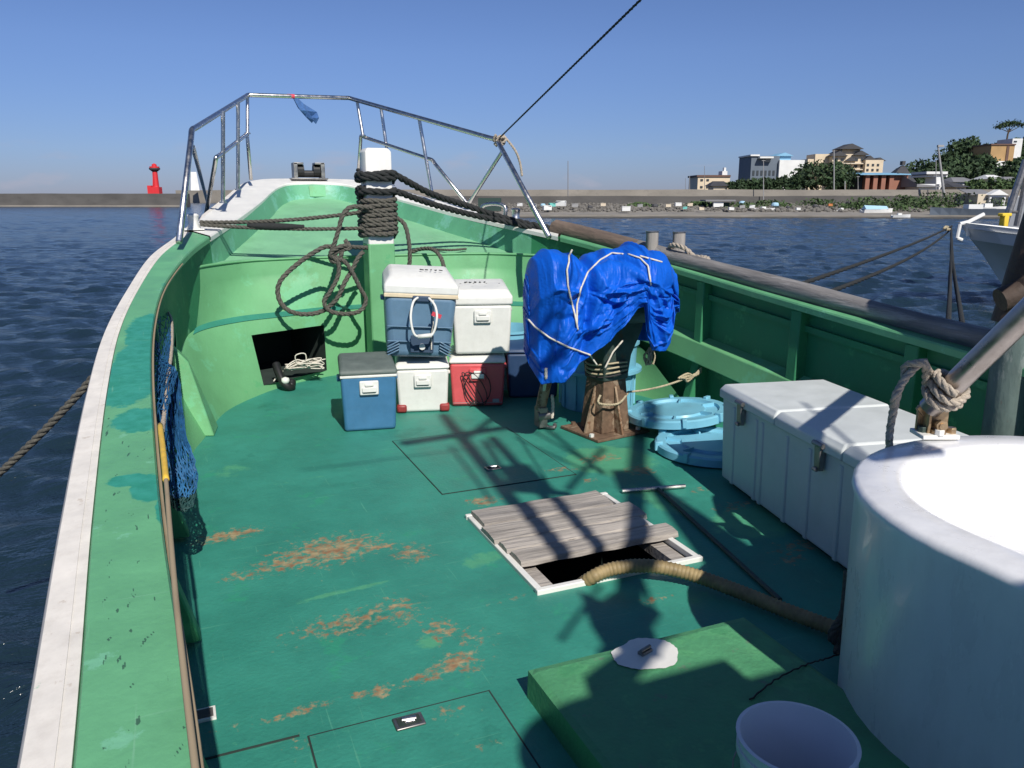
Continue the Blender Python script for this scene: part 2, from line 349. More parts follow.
def water_sheet():
    rr = [0.0, 1.2]
    while rr[-1] < 205: rr.append(rr[-1]*1.0115+.004)
    while rr[-1] < 9000: rr.append(rr[-1]*1.5)
    rr = np.array(rr); nt_ = 1100; th = np.linspace(0, 2*np.pi, nt_, endpoint=False)
    Rr, T = np.meshgrid(rr, th, indexing='ij'); X = Rr*np.cos(T); Y = Rr*np.sin(T); Z = np.zeros_like(X)
    g = np.random.default_rng(5)
    for k in range(90):
        lam = .30*(1.038**k) if k < 55 else g.uniform(.3, 1.3); a = g.normal(1.15, .55); ph = g.uniform(0, 6.28)
        kx, ky = 2*np.pi/lam*np.cos(a), 2*np.pi/lam*np.sin(a); am = .0060*min(lam, 1.4)**.9
        Z += am*np.sin(kx*X+ky*Y+ph+.8*np.sin(.31*kx*Y-.27*ky*X+ph*2))
    f_ = np.clip((200-Rr)/50, 0, 1); gust = .75+.35*np.sin(X*.05+1.3*np.sin(Y*.03))*np.cos(Y*.045)
    Z = WATER+Z*f_*gust
    V_ = np.stack([X, Y, Z], -1).reshape(-1, 3)
    i = np.arange(len(rr)-1)[:, None]; j = np.arange(nt_)[None, :]; a = i*nt_+j; b = i*nt_+(j+1) % nt_
    Fq = np.stack([a, a+nt_, b+nt_, b], -1).reshape(-1, 4)
    me = bpy.data.meshes.new('water'); me.vertices.add(len(V_)); me.vertices.foreach_set('co', V_.ravel())
    me.loops.add(Fq.size); me.loops.foreach_set('vertex_index', Fq.ravel().astype(np.int32))
    me.polygons.add(len(Fq)); me.polygons.foreach_set('loop_start', np.arange(0, Fq.size, 4, dtype=np.int32)); me.polygons.foreach_set('loop_total', np.full(len(Fq), 4, dtype=np.int32))
    me.update(calc_edges=True); me.shade_smooth(); me.materials.append(M['water'])
    o = bpy.data.objects.new('water', me); C.objects.link(o); return o
tag(water_sheet(), 'dark blue rippled harbour water around the boats', 'water', kind='structure')

# ================================================================ THE BOAT
boat = thing('fishing_boat', 'green fibreglass fishing boat whose foredeck fills the picture, white rubbing strake along the port side', 'fishing boat', (1.77, 0, 0))
CX = 1.77
def zs(Y): return .7+.035*Y+.0062*Y*Y
INL = [(-4, .10), (-2, .03), (0, -.01), (1.16, -.03), (2.2, -.08), (3.5, -.11), (4.5, -.10), (5.4, -.04), (6.3, .10), (6.9, .24), (7.6, .46), (8.3, .69), (9.2, .97), (9.9, 1.17), (10.3, 1.32), (10.52, 1.48), (10.6, 1.77)]
OUL = [(-4, -.12), (-2, -.19), (0, -.22), (1.25, -.25), (2.2, -.28), (3.3, -.30), (4.3, -.29), (5.3, -.22), (6.4, -.10), (7.2, .08), (8.0, .26), (8.8, .46), (9.7, .70), (10.3, .86), (10.7, 1.02), (10.88, 1.25), (10.92, 1.77)]
def halves(T, right=False):
    pts = [Vector((x, y, 0)) for y, x in T]
    if right: pts = [Vector((2*CX-p.x+(.06*max(0, 1-abs(p.y-7)/3.5)), p.y, 0)) for p in pts]
    s = spline(pts, 14); s = resample(s, .03) if False else s
    return s
def side(T, right): return halves(T, right)
def at_frac(T, right, n=260):
    s = spline([Vector((x, y, 0)) for y, x in T], 10); return s
# dense curve of matched inner/outer points
def curve_pair(right):
    I = spline([Vector((x, y, 0)) for y, x in INL], 20); O = spline([Vector((x, y, 0)) for y, x in OUL], 20)
    if right:
        f = lambda p: Vector((2*CX-p.x+.08*max(0, 1-abs(p.y-7.0)/2.6), p.y, 0)); I = [f(p) for p in I]; O = [f(p) for p in O]
    for p in I+O: p.z = zs(p.y)
    return I, O
IL, OL = curve_pair(False); IR, OR = curve_pair(True)
def inner_x(Y, right=False):
    I = IR if right else IL
    for a, b in zip(I, I[1:]):
        if a.y <= Y <= b.y and b.y > a.y: return a.x+(b.x-a.x)*(Y-a.y)/(b.y-a.y)
    return I[0].x if Y < I[0].y else I[-1].x

# ---- deck sheet with the well opening
HX0, HX1, HY0, HY1 = 1.285, 2.075, 2.735, 3.595
def frange(a, b, st):
    n = max(1, round((b-a)/st)); return [a+(b-a)*k/n for k in range(n)]
xs = frange(-.16, HX0, .025)+frange(HX0, HX1, .025)+frange(HX1, 3.72, .025)+[3.72]
ys = frange(-3.5, .8, .2)+frange(.8, HY0, .025)+frange(HY0, HY1, .025)+frange(HY1, 7.7, .03)+[7.7]
def dz(px, py): p = PZ(px, py, 0); return p.x, p.y
WEAR = []
for px, py, rx, ry, st in [(230, 535, .17, .07, 1.0), (205, 540, .1, .06, .8), (330, 550, .26, .17, .95), (290, 562, .2, .09, .9), (245, 575, .12, .07, .75), (375, 548, .12, .05, .9), (412, 553, .10, .13, .8), (350, 622, .26, .10, .78), (400, 610, .12, .15, .72),
                          (440, 630, .08, .10, .8), (458, 663, .10, .07, .95), (425, 676, .09, .04, .85), (370, 692, .10, .03, .9), (298, 712, .14, .025, .9), (383, 695, .05, .03, .8), (230, 725, .08, .02, .6),
                          (483, 501, .10, .07, .95), (600, 458, .16, .09, .8), (505, 600, .1, .03, .6), (655, 600, .09, .04, .75), (640, 470, .1, .1, .9), (740, 505, .2, .07, .7), (800, 545, .2, .08, .75), (790, 560, .1, .05, .8), (450, 712, .07, .04, .75), (490, 745, .06, .03, .6), (300, 745, .05, .05, .6), (470, 640, .1, .1, .6),
                          (560, 470, .12, .06, .7), (590, 480, .06, .03, .9), (700, 490, .08, .05, .7)]:
    x, y = dz(px, py); WEAR.append((x, y, rx*1.25, ry*1.25, .1, st*.86))
PALE = []
for px, py, rx, ry, st in [(610, 460, .35, .35, .7), (660, 500, .15, .4, .55), (230, 470, .25, .25, .45), (480, 560, .2, .12, .5), (760, 520, .4, .3, .6), (430, 640, .1, .1, .5), (350, 590, .4, .04, .5), (300, 480, .5, .03, .45)]:
    x, y = dz(px, py); PALE.append((x, y, rx*1.2, ry*1.2, .1, st+.12))
mb = MB(); idx = {}; wear = []; pale = []
for j, y in enumerate(ys):
    a = inner_x(y)-.09; b = inner_x(y, True)+.09
    for i, x in enumerate(xs):
        xx = min(max(x, a), b); idx[i, j] = mb.vert((xx, y, 0))
        wear.append(blobs(xx, y, WEAR)); pale.append(blobs(xx, y, PALE))
for j in range(len(ys)-1):
    for i in range(len(xs)-1):
        cx = (xs[i]+xs[i+1])/2; cy = (ys[j]+ys[j+1])/2
        if HX0 < cx < HX1 and HY0 < cy < HY1: continue
        mb.f.append([idx[i, j], idx[i+1, j], idx[i+1, j+1], idx[i, j+1]])
mb.at = {'wear': wear, 'pale': pale}
mb.build('deck', 'deck', boat)
# ---- well opening: box below deck, white coaming
mb = MB(); d = -.75
mb.quad((HX0, HY0, -.003), (HX0, HY1, -.003), (HX0, HY1, d), (HX0, HY0, d)); mb.quad((HX1, HY0, -.003), (HX1, HY1, -.003), (HX1, HY1, d), (HX1, HY0, d))
mb.quad((HX0, HY0, -.003), (HX1, HY0, -.003), (HX1, HY0, d), (HX0, HY0, d)); mb.quad((HX0, HY1, -.003), (HX1, HY1, -.003), (HX1, HY1, d), (HX0, HY1, d)); mb.quad((HX0, HY0, d), (HX1, HY0, d), (HX1, HY1, d), (HX0, HY1, d))
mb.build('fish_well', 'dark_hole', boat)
mb = MB(); t = .028
mb.box(((HX0+HX1)/2, HY0+t/2-.012, .004), (HX1-HX0+.03, t, .036)); mb.box(((HX0+HX1)/2, HY1-t/2+.012, .004), (HX1-HX0+.03, t, .036))
mb.box((HX0+t/2-.012, (HY0+HY1)/2, .003), (t, HY1-HY0-t, .034)); mb.box((HX1-t/2+.012, (HY0+HY1)/2, .003), (t, HY1-HY0-t, .034))
mb.build('well_coaming', 'cap_white', boat, bevel=.004)
mb = MB(); mb.box((HX0+.06, (HY0+HY1)/2, -.035), (.07, HY1-HY0-.05, .05)); mb.build('well_ledge', 'board', boat); mb = MB(); mb.box((HX1-.06, (HY0+HY1)/2, -.035), (.07, HY1-HY0-.05, .05)); mb.build('well_ledge', 'board', boat)
# ---- flush hatches
def flush_hatch(x0, x1, y0, y1, latch=None):
    g = MB(); 
    for a, b, c_, d_ in ((x0-.006, x1+.006, y0-.006, y0), (x0-.006, x1+.006, y1, y1+.006), (x0-.006, x0, y0, y1), (x1, x1+.006, y0, y1)):
        g.box(((a+b)/2, (c_+d_)/2, .001), (b-a, d_-c_, .005))
    h = MB(); n = 24; m_ = 24; at1 = []; at2 = []
    ids = []
    for j in range(m_+1):
        rr = []
        for i in range(n+1):
            x = x0+(x1-x0)*i/n; y = y0+(y1-y0)*j/m_; rr.append(h.vert((x, y, .004))); at1.append(blobs(x, y, WEAR)); at2.append(blobs(x, y, PALE))
        ids.append(rr)
    for j in range(m_):
        for i in range(n): h.f.append([ids[j][i], ids[j][i+1], ids[j+1][i+1], ids[j+1][i]])
    h.at = {'wear': at1, 'pale': at2}
    o = h.build('hatch_cover', 'deck', boat); g.build('hatch_seam', 'dark_hole', o)
    if latch:
        lx, ly = latch; l = MB(); l.box((lx, ly, .008), (.095, .062, .008)); lo = l.build('latch_plate', 'dull_steel', o, bevel=.004)
        l = MB(); l.box((lx, ly, .0125), (.072, .04, .002)); l.build('latch_recess', 'dark_hole', lo)
        l = MB(); l.cyl((lx-.022, ly+.004, .017), (lx+.022, ly-.002, .017), .008); l.box((lx, ly-.012, .0145), (.03, .008, .004)); l.build('latch_handle', 'steel', lo)
flush_hatch(1.27, 2.09, 3.97, 5.03, (1.68, 4.25))
flush_hatch(.262, .845, 1.0, 2.19, (.558, 2.135))
g = MB(); g.box((.10, 2.21, .001), (.27, .008, .004)); g.build('deck_seam', 'dark_hole', boat)
mb = MB(); mb.box((-.03, 2.425, .004), (.075, .065, .008)); sc_ = mb.build('scupper_plate', 'cap_white', boat); mb = MB(); mb.box((-.03, 2.425, .009), (.06, .045, .003)); mb.build('scupper_opening', 'concrete_d', sc_)
# ---- raised hatch with white patch
RX0, RX1, RY0, RY1, RH = .955, 1.82, .9, 2.115, .105
mb = MB(); n = 40; at = []; ids = []
for j in range(n+1):
    rr = []
    for i in range(n+1):
        x = RX0+(RX1-RX0)*i/n; y = RY0+(RY1-RY0)*j/n; e = min(1, min(i, j, n-i, n-j)/1.0)
        rr.append(mb.vert((x, y, RH-(0 if e else .008)))); 
    ids.append(rr)
for j in range(n):
    for i in range(n): mb.f.append([ids[j][i], ids[j][i+1], ids[j+1][i+1], ids[j+1][i]])
e = .0
mb.quad((RX0-e, RY0, RH-.008), (RX0-e, RY1, RH-.008), (RX0-.004, RY1, 0), (RX0-.004, RY0, 0)); mb.quad((RX1, RY0, RH-.008), (RX1, RY1, RH-.008), (RX1+.004, RY1, 0), (RX1+.004, RY0, 0)); mb.quad((RX0, RY1, RH-.008), (RX1, RY1, RH-.008), (RX1, RY1+.004, 0), (RX0, RY1+.004, 0)); mb.quad((RX0, RY0, RH-.008), (RX1, RY0, RH-.008), (RX1, RY0, 0), (RX0, RY0, 0))
M['raised'] = mat('raised_hatch_paint', (.075, .28, .13), .6, var=.14, scale=5, bump=.3, bscale=60, spots=[((.10, .36, .15), 6, .56, .6), ((.16, .17, .14), 9, .62, .6), ((.035, .2, .09), 3, .6, .5)], dirt=.3, dirt_col=(.05, .10, .06), dscale=14)
rh = mb.build('raised_hatch', 'raised', boat)
c0 = PZ(645, 654, RH)
rr = []
mb = MB(); pts = []
for k in range(120):
    a = 2*pi*k/120; q = .100*(1+.22*noise.noise(Vector((cos(a)*1.3, sin(a)*1.3, 3)))+.04*noise.noise(Vector((cos(a)*6, sin(a)*6, 8)))); pts.append((c0.x+q*cos(a)*1.2, c0.y+q*sin(a)*.9, RH+.0035))
ctr = mb.vert((c0.x, c0.y, RH+.004)); ii = [mb.vert(p) for p in pts]
for k in range(120): mb.f.append([ctr, ii[k], ii[(k+1) % 120]])
wp = mb.build('white_paint_patch', 'cap_white', rh)
mb = MB(); mb.box((c0.x, c0.y, RH+.010), (.05, .022, .01), rz=.3); mb.cyl((c0.x-.022, c0.y-.008, RH+.02), (c0.x+.022, c0.y+.006, RH+.022), .006); mb.build('hatch_latch', 'dull_steel', rh)

# ---- bulwark inner walls + hull
def wall(right):
    I = IR if right else IL; s = -1 if right else 1
    mb = MB(); rg = []
    for p in I:
        if p.y < -3.5: continue
        hang = interp([(0, .085), (6.6, .085), (7.3, .01), (11, .005)], p.y)
        low = interp([(0, 0), (7.2, 0), (7.45, 1.0), (8, 1.1), (10.6, 1.5)], p.y)-.03
        lean = interp([(0, .0), (4, -.02), (6.5, .0), (7.4, .03), (9, .10), (10.6, .13)], p.y)
        nrm = Vector((-s, 0, 0)); cen = Vector((CX, min(p.y, 9.2), 0)); inw = (cen-p); inw.z = 0; inw.normalize()
        a = p-inw*hang; row = []
        for k in range(9):
            t_ = k/8; q = a.lerp(a+inw*(lean+hang*.2), t_); q.z = (p.z-.012)*(1-t_)+low*t_; row.append(q)
        rg.append(row)
    mb.rings(rg, closed=False)
    return mb
for right in (False, True):
    mb = wall(right)
    f_aft = MB(); f_fore = MB()
    for f in mb.f:
        ymid = sum(mb.v[i][1] for i in f)/4
        t_ = f_aft if ymid < 7.25 else f_fore
        t_.f.append([t_.vert(mb.v[i]) for i in f])
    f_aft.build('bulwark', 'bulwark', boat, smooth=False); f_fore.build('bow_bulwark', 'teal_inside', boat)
    # outer hull
    O = OR if right else OL; rg = []
    for p in O:
        if p.y < -3.5: continue
        row = []; cen = Vector((CX, min(p.y, 7.5), 0)); inw = cen-p; inw.z = 0; L_ = inw.length; inw.normalize()
        for k in range(7):
            t_ = k/6; z = (p.z-.02)*(1-t_)+(WATER-.5)*t_; q = p+inw*(.03+L_*interp([(0, .0), (7, .35), (11, .55)], p.y)*max(0, (t_-.5)/.5)**1.3); q.z = z; row.append(q)
        rg.append(row)
    mb = MB(); mb.rings(rg, closed=False); mb.build('hull', 'hull_white', boat, smooth=True)
# ---- cap rails
def cap(I, O, y0, y1, name, m, lo=0.0, hi=1.0, th=.045, patches=None, scuffs=None, dzt=0, nu=12, inner=False):
    mb = MB(); rows = []; A = []; B = []
    sel = [(a, b) for a, b in zip(I, O) if y0 <= (a.y+b.y)/2 <= y1]
    # refine
    ref = []; fine = .008 if patches else .03
    for (a, b), (c_, d_) in zip(sel, sel[1:]):
        k = max(1, int((c_-a).length/(fine if a.y < 4 else .03)))
        for q in range(k): ref.append((a.lerp(c_, q/k), b.lerp(d_, q/k)))
    ref.append(sel[-1])
    prof = []
    for a, b in ref:
        row = []
        z = a.z+dzt; z2 = b.z+dzt
        pts = [(lo, -th), (lo+.0, -.010), (lo+.03*(hi-lo), 0)]+[(lo+(hi-lo)*(.03+.94*k/nu), .0) for k in range(1, nu)]+[(hi-.03*(hi-lo), 0), (hi, -.010), (hi, -th)]
        for t_, zz in pts:
            q = a.lerp(b, t_); q.z = z+(z2-z)*t_+zz
            row.append(q); A.append(blobs(q.x, q.y, patches or [])); B.append(blobs(q.x, q.y, scuffs or []))
        rows.append(row)
    mb.rings(rows, closed=False)
    # underside
    n = len(rows[0])
    for k in range(len(rows)-1): mb.f.append([mb.vert(rows[k][0]), mb.vert(rows[k+1][0]), mb.vert(rows[k+1][-1]), mb.vert(rows[k][-1])])
    A += [0]*(len(mb.v)-len(A)); B += [0]*(len(mb.v)-len(B))
    if patches is not None: mb.at = {'patch': A, 'scuff': B}
    return mb.build(name, m, boat)
def cz(px, py, Y): return Vector(PZ(px, py, zs(Y)))
PT = []
for px, py, Y, rx, ry, st in [(150, 330, 4.4, .13, .5, 1.1), (125, 385, 3.3, .13, .35, 1.1), (140, 360, 3.9, .13, .5, 1.1), (140, 420, 2.9, .12, .18, .9), (150, 488, 2.3, .06, .12, 1.1), (165, 510, 2.1, .03, .12, 1.0), (130, 480, 2.4, .08, .06, .9), (175, 290, 5.2, .12, .5, .75), (195, 260, 6.3, .08, .4, .6)]:
    p = cz(px, py, Y); PT.append((p.x, p.y, rx, ry, 0, st))
SF = []
rnd = random.Random(3)
for k in range(80):
    y = rnd.uniform(1.1, 3.6); x = inner_x(y)-rnd.uniform(.01, .15); SF.append((x, y, rnd.uniform(.0025, .0045), rnd.uniform(.008, .03), rnd.uniform(-.6, .1), .85))
cap(IL, OL, -4, 7.35, 'cap_rail', 'cap_green', 0, .80, patches=PT, scuffs=SF, nu=40)
cap(IL, OL, -4, 7.35, 'strake_edge', 'strake', .803, .96, dzt=-.006, nu=2)
cap(IR, OR, -4, 7.0, 'cap_rail', 'cap_green', 0, .96, patches=[], scuffs=[])
cap(IL, OL, 7.35, 12, 'bow_cap', 'cap_white', 0, .96, dzt=.002)
cap(IR, OR, 7.0, 12, 'bow_cap', 'cap_white', 0, .96, dzt=.002)
for I, O in ((IL, OL), (IR, OR)):   # outer rubbing strake
    pts = [Vector((b.x, b.y, b.z-.03)) for a, b in zip(I, O)]
    mb = MB(); rg = []
    for i, p in enumerate(pts):
        a = pts[max(0, i-1)]; b = pts[min(len(pts)-1, i+1)]; d_ = (b-a); d_.z = 0; d_.normalize(); nrm = Vector((d_.y, -d_.x, 0))
        if (Vector((CX, min(p.y, 9), 0))-p).dot(nrm) > 0: nrm = -nrm
        rg.append([p-nrm*.018+Vector((0, 0, -.05)), p+nrm*.03+Vector((0, 0, -.045)), p+nrm*.04+Vector((0, 0, 0)), p+nrm*.03+Vector((0, 0, .022)), p-nrm*.018+Vector((0, 0, .026))])
    mb.rings(rg, cap0=False, cap1=False); mb.build('rubbing_strake', 'strake', boat, smooth=True, auto=50)
# inner lip of the port cap: pale bare edge
mb = MB(); mb.tube([Vector((p.x+.006, p.y, p.z-.022)) for p in IL if .3 < p.y < 6.2], .0045, 6); mb.build('cap_lip', 'bamboo', boat)
# fore-cap top mark
# ---- timber log on starboard side
lp = [Vector((b.x-.06, b.y, b.z+.045)) for a, b in zip(IR, OR) if -3.5 < b.y < 6.75]
mb = MB(); mb.tube(lp, .075, 12, rad=lambda t: .062+.004*sin(t*30)); mb.build('log_rail', 'grey_wood', boat, smooth=True, auto=60)
lp = [Vector((b.x-.07, b.y, b.z+.03)) for a, b in zip(IR, OR) if 5.9 < b.y < 7.15]
mb = MB(); mb.box((0, 0, 0), (0.001, .001, .001)); mb = MB(); mb.tube(lp, .085, 8); mb.build('log_rail_end', 'brown_wood', boat, smooth=True, auto=50)
# ---- ribs on bulwarks + stringer starboard
def rib(x, y, right):
    s = -1 if right else 1; z1 = zs(y)-.05; mb = MB()
    A = [Vector((x-s*.02, y, z1)), Vector((x+s*.06, y, z1)), Vector((x+s*.07, y, .35)), Vector((x+s*.16, y, .02)), Vector((x-s*.02, y, .02))]
    mb.rings([[p+Vector((0, -.045, 0)) for p in A], [p+Vector((0, .045, 0)) for p in A]]); mb.build('rib', 'bulwark', boat, bevel=.008)
for y in (1.2, 2.2, 3.08, 3.98, 4.98, 6.0): rib(inner_x(y, True)+.075, y, True)
for y in (1.9, 2.9, 3.9, 4.9): rib(inner_x(y)-.075, y, False)
mb = MB(); A = []   # the broad knee seen by the landing net
x = inner_x(5.75)-.05
mb.rings([[(x, 5.70, .0), (x+.22, 5.62, .0), (x+.10, 5.78, .5), (x, 5.80, .62)], [(x, 5.95, .0), (x+.26, 5.86, .0), (x+.10, 5.9, .5), (x, 5.92, .62)]]); mb.build('knee', 'light_green', boat, bevel=.01)
mb = MB(); rg = []
for k in range(30):
    y = 6.6-k*.12; x = inner_x(y, True)+.07; z = .46-.0*(6.6-y)+(y-5)*.09
    rg.append([(x+.02, y, z+.10), (x-.07, y, z+.06), (x-.10, y, z-.09), (x+.02, y, z-.12)])
mb.rings(rg); mb.build('stringer', 'light_green', boat, bevel=.006)
mb = MB(); rg = []
for k in range(50):
    y = 6.9-k*.2; x = inner_x(y, True)+.075; z = zs(y)-.16
    rg.append([(x+.02, y, z+.02), (x-.02, y, z+.02), (x-.02, y, z-.02), (x+.02, y, z-.02)])
mb.rings(rg); mb.build('upper_stringer', 'bulwark', boat)

# ---- forward bulkhead and bow platform
FLOOR = [(-.02, 4.9), (.03, 5.3), (.11, 5.60), (.29, 6.26), (.59, 6.72), (.9, 7.02), (1.3, 7.22), (1.77, 7.3)]
MID = [(-.03, 5.6), (-.02, 6.0), (.04, 6.38), (.18, 6.72), (.5, 6.98), (.9, 7.12), (1.3, 7.26), (1.77, 7.3)]
MIDB = [(-.03, 5.75), (-.01, 6.15), (.06, 6.5), (.2, 6.86), (.5, 7.11), (.9, 7.24), (1.3, 7.36), (1.77, 7.4)]
LOW2 = [(.0, 6.2), (.04, 6.5), (.12, 6.75), (.24, 6.98), (.55, 7.30), (.9, 7.40), (1.3, 7.43), (1.77, 7.45)]
TOPE = [(.05, 6.6), (.09, 6.75), (.16, 6.88), (.24, 7.0), (.55, 7.32), (.9, 7.42), (1.3, 7.46), (1.77, 7.48)]
rows = []
def mir(L_, z):
    l = [Vector((x, y, zz)) for (x, y), zz in zip(L_, z)]
    l2 = [Vector((2*CX-p.x, p.y, p.z)) for p in l[:-1]][::-1]
    return spline(l+l2, 6)
rows.append(mir(FLOOR, [0.0]*8)); rows.append(mir(MID, [.35, .45, .52, .56, .575, .58, .585, .59])); rows.append(mir(MIDB, [.37, .47, .545, .585, .60, .605, .61, .61]))
rows.append(mir(LOW2, [.66, .74, .82, .87, .89, .90, .905, .91])); rows.append(mir(TOPE, [.95, 1.0, 1.03, 1.05, 1.055, 1.06, 1.06, 1.06]))
dense = [rows[0]]
for a, b, k in zip(rows, rows[1:], (10, 2, 6, 6)):
    for q in range(1, k+1): dense.append([p.lerp(r_, q/k) for p, r_ in zip(a, b)])
# square locker opening in the lower face
hole = [(262, 332), (326, 329), (327, 366), (276, 389)]
mb = MB(); ids = [[mb.vert(p) for p in r_] for r_ in dense]
def inpoly(x, y, P):
    c_ = False
    for k in range(len(P)):
        (x1, y1), (x2, y2) = P[k], P[k-1]
        if (y1 > y) != (y2 > y) and x < (x2-x1)*(y-y1)/(y2-y1)+x1: c_ = not c_
    return c_
# locate the opening on the mesh in its own surface coordinates (u along, v up)
U0, U1, V0, V1 = 25, 35, 1, 8
for j in range(len(dense)-1):
    for i in range(len(dense[0])-1):
        if U0 <= i < U1 and V0 <= j < V1: continue
        mb.f.append([ids[j][i], ids[j][i+1], ids[j+1][i+1], ids[j+1][i]])
bk = mb.build('forward_bulkhead', 'light_green', boat, smooth=True, auto=35)
HC = [dense[V0][U0], dense[V0][U1], dense[V1][U1], dense[V1][U0]]
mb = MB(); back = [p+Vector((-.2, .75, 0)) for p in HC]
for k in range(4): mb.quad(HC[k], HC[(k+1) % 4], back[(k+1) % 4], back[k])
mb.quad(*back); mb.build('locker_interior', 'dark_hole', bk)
mb = MB(); mb.tube([p+Vector((0, -.004, -.006)) for p in rows[4][10:-10]], .012, 6); mb.build('highlight_lip', 'light_green', bk, smooth=True)  # lip added along the step's top edge to draw a highlight line
# painted ledge
mb = MB(); mb.rings([[p+Vector((0, -.006, .004)) for p in rows[1][16:64]], [p+Vector((0, .002, .006)) for p in rows[2][16:64]]], closed=False); mb.build('ledge_paint', 'deck', bk)
# platform
PL = []
nx = 40
for y, z in [(7.0, 1.058), (7.5, 1.06), (8.0, 1.15), (8.05, 1.16), (9, 1.32), (9.9, 1.46), (10.3, 1.52), (10.65, 1.60)]:
    a = inner_x(min(y, 10.55))-.02; b = inner_x(min(y, 10.55), True)+.02
    if y > 10.5: a, b = 1.4, 2.15
    row = []
    for k in range(nx+1):
        x = a+(b-a)*k/nx; yy = y
        if y <= 7.5:   # follow the step's top edge
            e = TOPE; xm = x if x < CX else 2*CX-x; ye = interp([(p[0], p[1]) for p in e], xm); yy = max(ye, 0) if y == 7.0 else max(7.5, ye)
        row.append((x, yy, z+.02*(1-((x-CX)/1.8)**2)-.02))
    PL.append(row)
M['platform'] = mat('platform_paint', (.20, .46, .26), .55, var=.12, scale=3, bump=.12, spots=[((.16, .38, .20), 2.4, .56, .5)], dirt=.15, dirt_col=(.12, .26, .15), dscale=9)
mb = MB(); mb.rings(PL, closed=False); mb.build('bow_platform', 'platform', boat, smooth=True, auto=8)
mb = MB(); mb.box((1.80, 10.53, 1.66), (.20, .012, .14), M4=Matrix.Rotation(R(-14), 3, 'X')); mb.build('bow_locker_lid', 'light_green', boat)
# anchor roller on the bow
ar = MB(); c = Vector((1.74, 10.78, zs(10.8)))
ar.box(c+Vector((0, 0, .012)), (.46, .22, .02)); ar.box(c+Vector((-.17, 0, .11)), (.05, .2, .2)); ar.box(c+Vector((.17, 0, .11)), (.05, .2, .2))
ar.box(c+Vector((-.13, 0, .2)), (.12, .2, .025)); ar.box(c+Vector((.13, 0, .2)), (.12, .2, .025))
aro = ar.build('anchor_roller', 'dull_steel', boat, bevel=.005)
ar = MB(); ar.cyl(c+Vector((-.14, 0, .075)), c+Vector((.14, 0, .075)), .045); ar.cyl(c+Vector((-.14, 0, .11)), c+Vector((-.06, 0, .11)), .08); ar.cyl(c+Vector((.06, 0, .11)), c+Vector((.14, 0, .11)), .08); ar.build('roller', 'black_rub', aro)
# fairleads / cleats on the cap
for (x, y, s) in ((.22, 7.55, 1), (3.33, 7.75, -1)):
    z = zs(y); mb = MB(); mb.lathe((x, y, z), [(.05, 0), (.055, .02), (.04, .05), (.045, .10), (.05, .12), (.03, .135), (0.001, .137)], 16)
    mb.box((x, y, z+.006), (.16, .2, .012)); mb.build('fairlead', 'cap_white' if s > 0 else 'steel', boat, smooth=True, auto=40)
mb = MB(); mb.tube(spline([(3.1, 8.1, zs(8.1)), (3.1, 8.1, zs(8.1)+.10), (3.18, 8.0, zs(8.1)+.13), (3.27, 7.9, zs(8.1)+.1), (3.27, 7.9, zs(7.9))], 6), .022, 10); mb.build('mooring_cleat', 'steel', boat, smooth=True)
# ---- samson post
px0, px1 = 1.605, 1.835
mb = MB(); 
def post(z0, z1, yy=7.08, w=.225, d=.22): return [[(1.72-w/2, yy-d/2, z), (1.72+w/2, yy-d/2, z), (1.72+w/2, yy+d/2, z), (1.72-w/2, yy+d/2, z)] for z in (z0, z1)]
mb.rings(post(.0, 1.20, w=.235, d=.23)); po = mb.build('mooring_post', 'light_green', boat, bevel=.015)
mb = MB(); mb.rings(post(1.14, 1.97, w=.228, d=.223)+[[(1.72-.09, 7.08-.09, 2.0), (1.72+.09, 7.08-.09, 2.0), (1.72+.09, 7.08+.09, 2.0), (1.72-.09, 7.08+.09, 2.0)]]); mb.build('post_head', 'cap_white', po, bevel=.01)
# ---- bow rail
def V(*a): return Vector(a)
def on_cap(I, O, y, t=.5):
    for a, b in zip(zip(I, O), zip(I[1:], O[1:])):
        ya = a[0].y*(1-t)+a[1].y*t; yb = b[0].y*(1-t)+b[1].y*t
        if ya <= y <= yb:
            k = (y-ya)/max(1e-6, yb-ya); p = a[0].lerp(b[0], k).lerp(a[1].lerp(b[1], k), t); return p
    return I[-1].copy()
BL = PZ(179, 242, 1.265); BR = PZ(549, 237, 1.25)
TL = PY(192, 130, 7.65); TR = PY(497, 140, 8.0); CLt = PY(248, 95, 10.35); CRt = PY(349, 98, 10.5)
rail = MB(); r_ = .025
rail.tube([BL]+spline([BL.lerp(TL, .93), TL, TL.lerp(CLt, .04)], 5)+spline([TL.lerp(CLt, .96), CLt, CLt.lerp(CRt, .04)], 5)+spline([CLt.lerp(CRt, .96), CRt, CRt.lerp(TR, .04)], 5)+spline([CRt.lerp(TR, .96), TR, TR.lerp(BR, .07)], 5)+[BR], r_, 10)
def leg(p, y, I, O, t): return on_cap(I, O, y, t)
ro = rail.build('bow_rail', 'steel', boat, smooth=True)
def st(a, b, nm='rail_post'):
    mb = MB(); mb.cyl(a, b, .020, n=10); mb.cyl(b, Vector(b)+Vector((0, 0, .015)), .035, n=12); mb.build(nm, 'steel', ro, smooth=True, auto=40)
ML0 = PZ(206, 214, 1.42); ML1 = PY(216, 158, 8.1); ML2 = PY(247, 134, 10.2); ML3 = PZ(251, 180, 1.785)
MR0 = PZ(468, 205, 1.42); 
MR0 = PY(468, 205, 8.5); MR1 = PY(432, 160, 9.2); MR2 = PY(361, 136, 10.35); MR3 = PY(358, 178, 10.55)
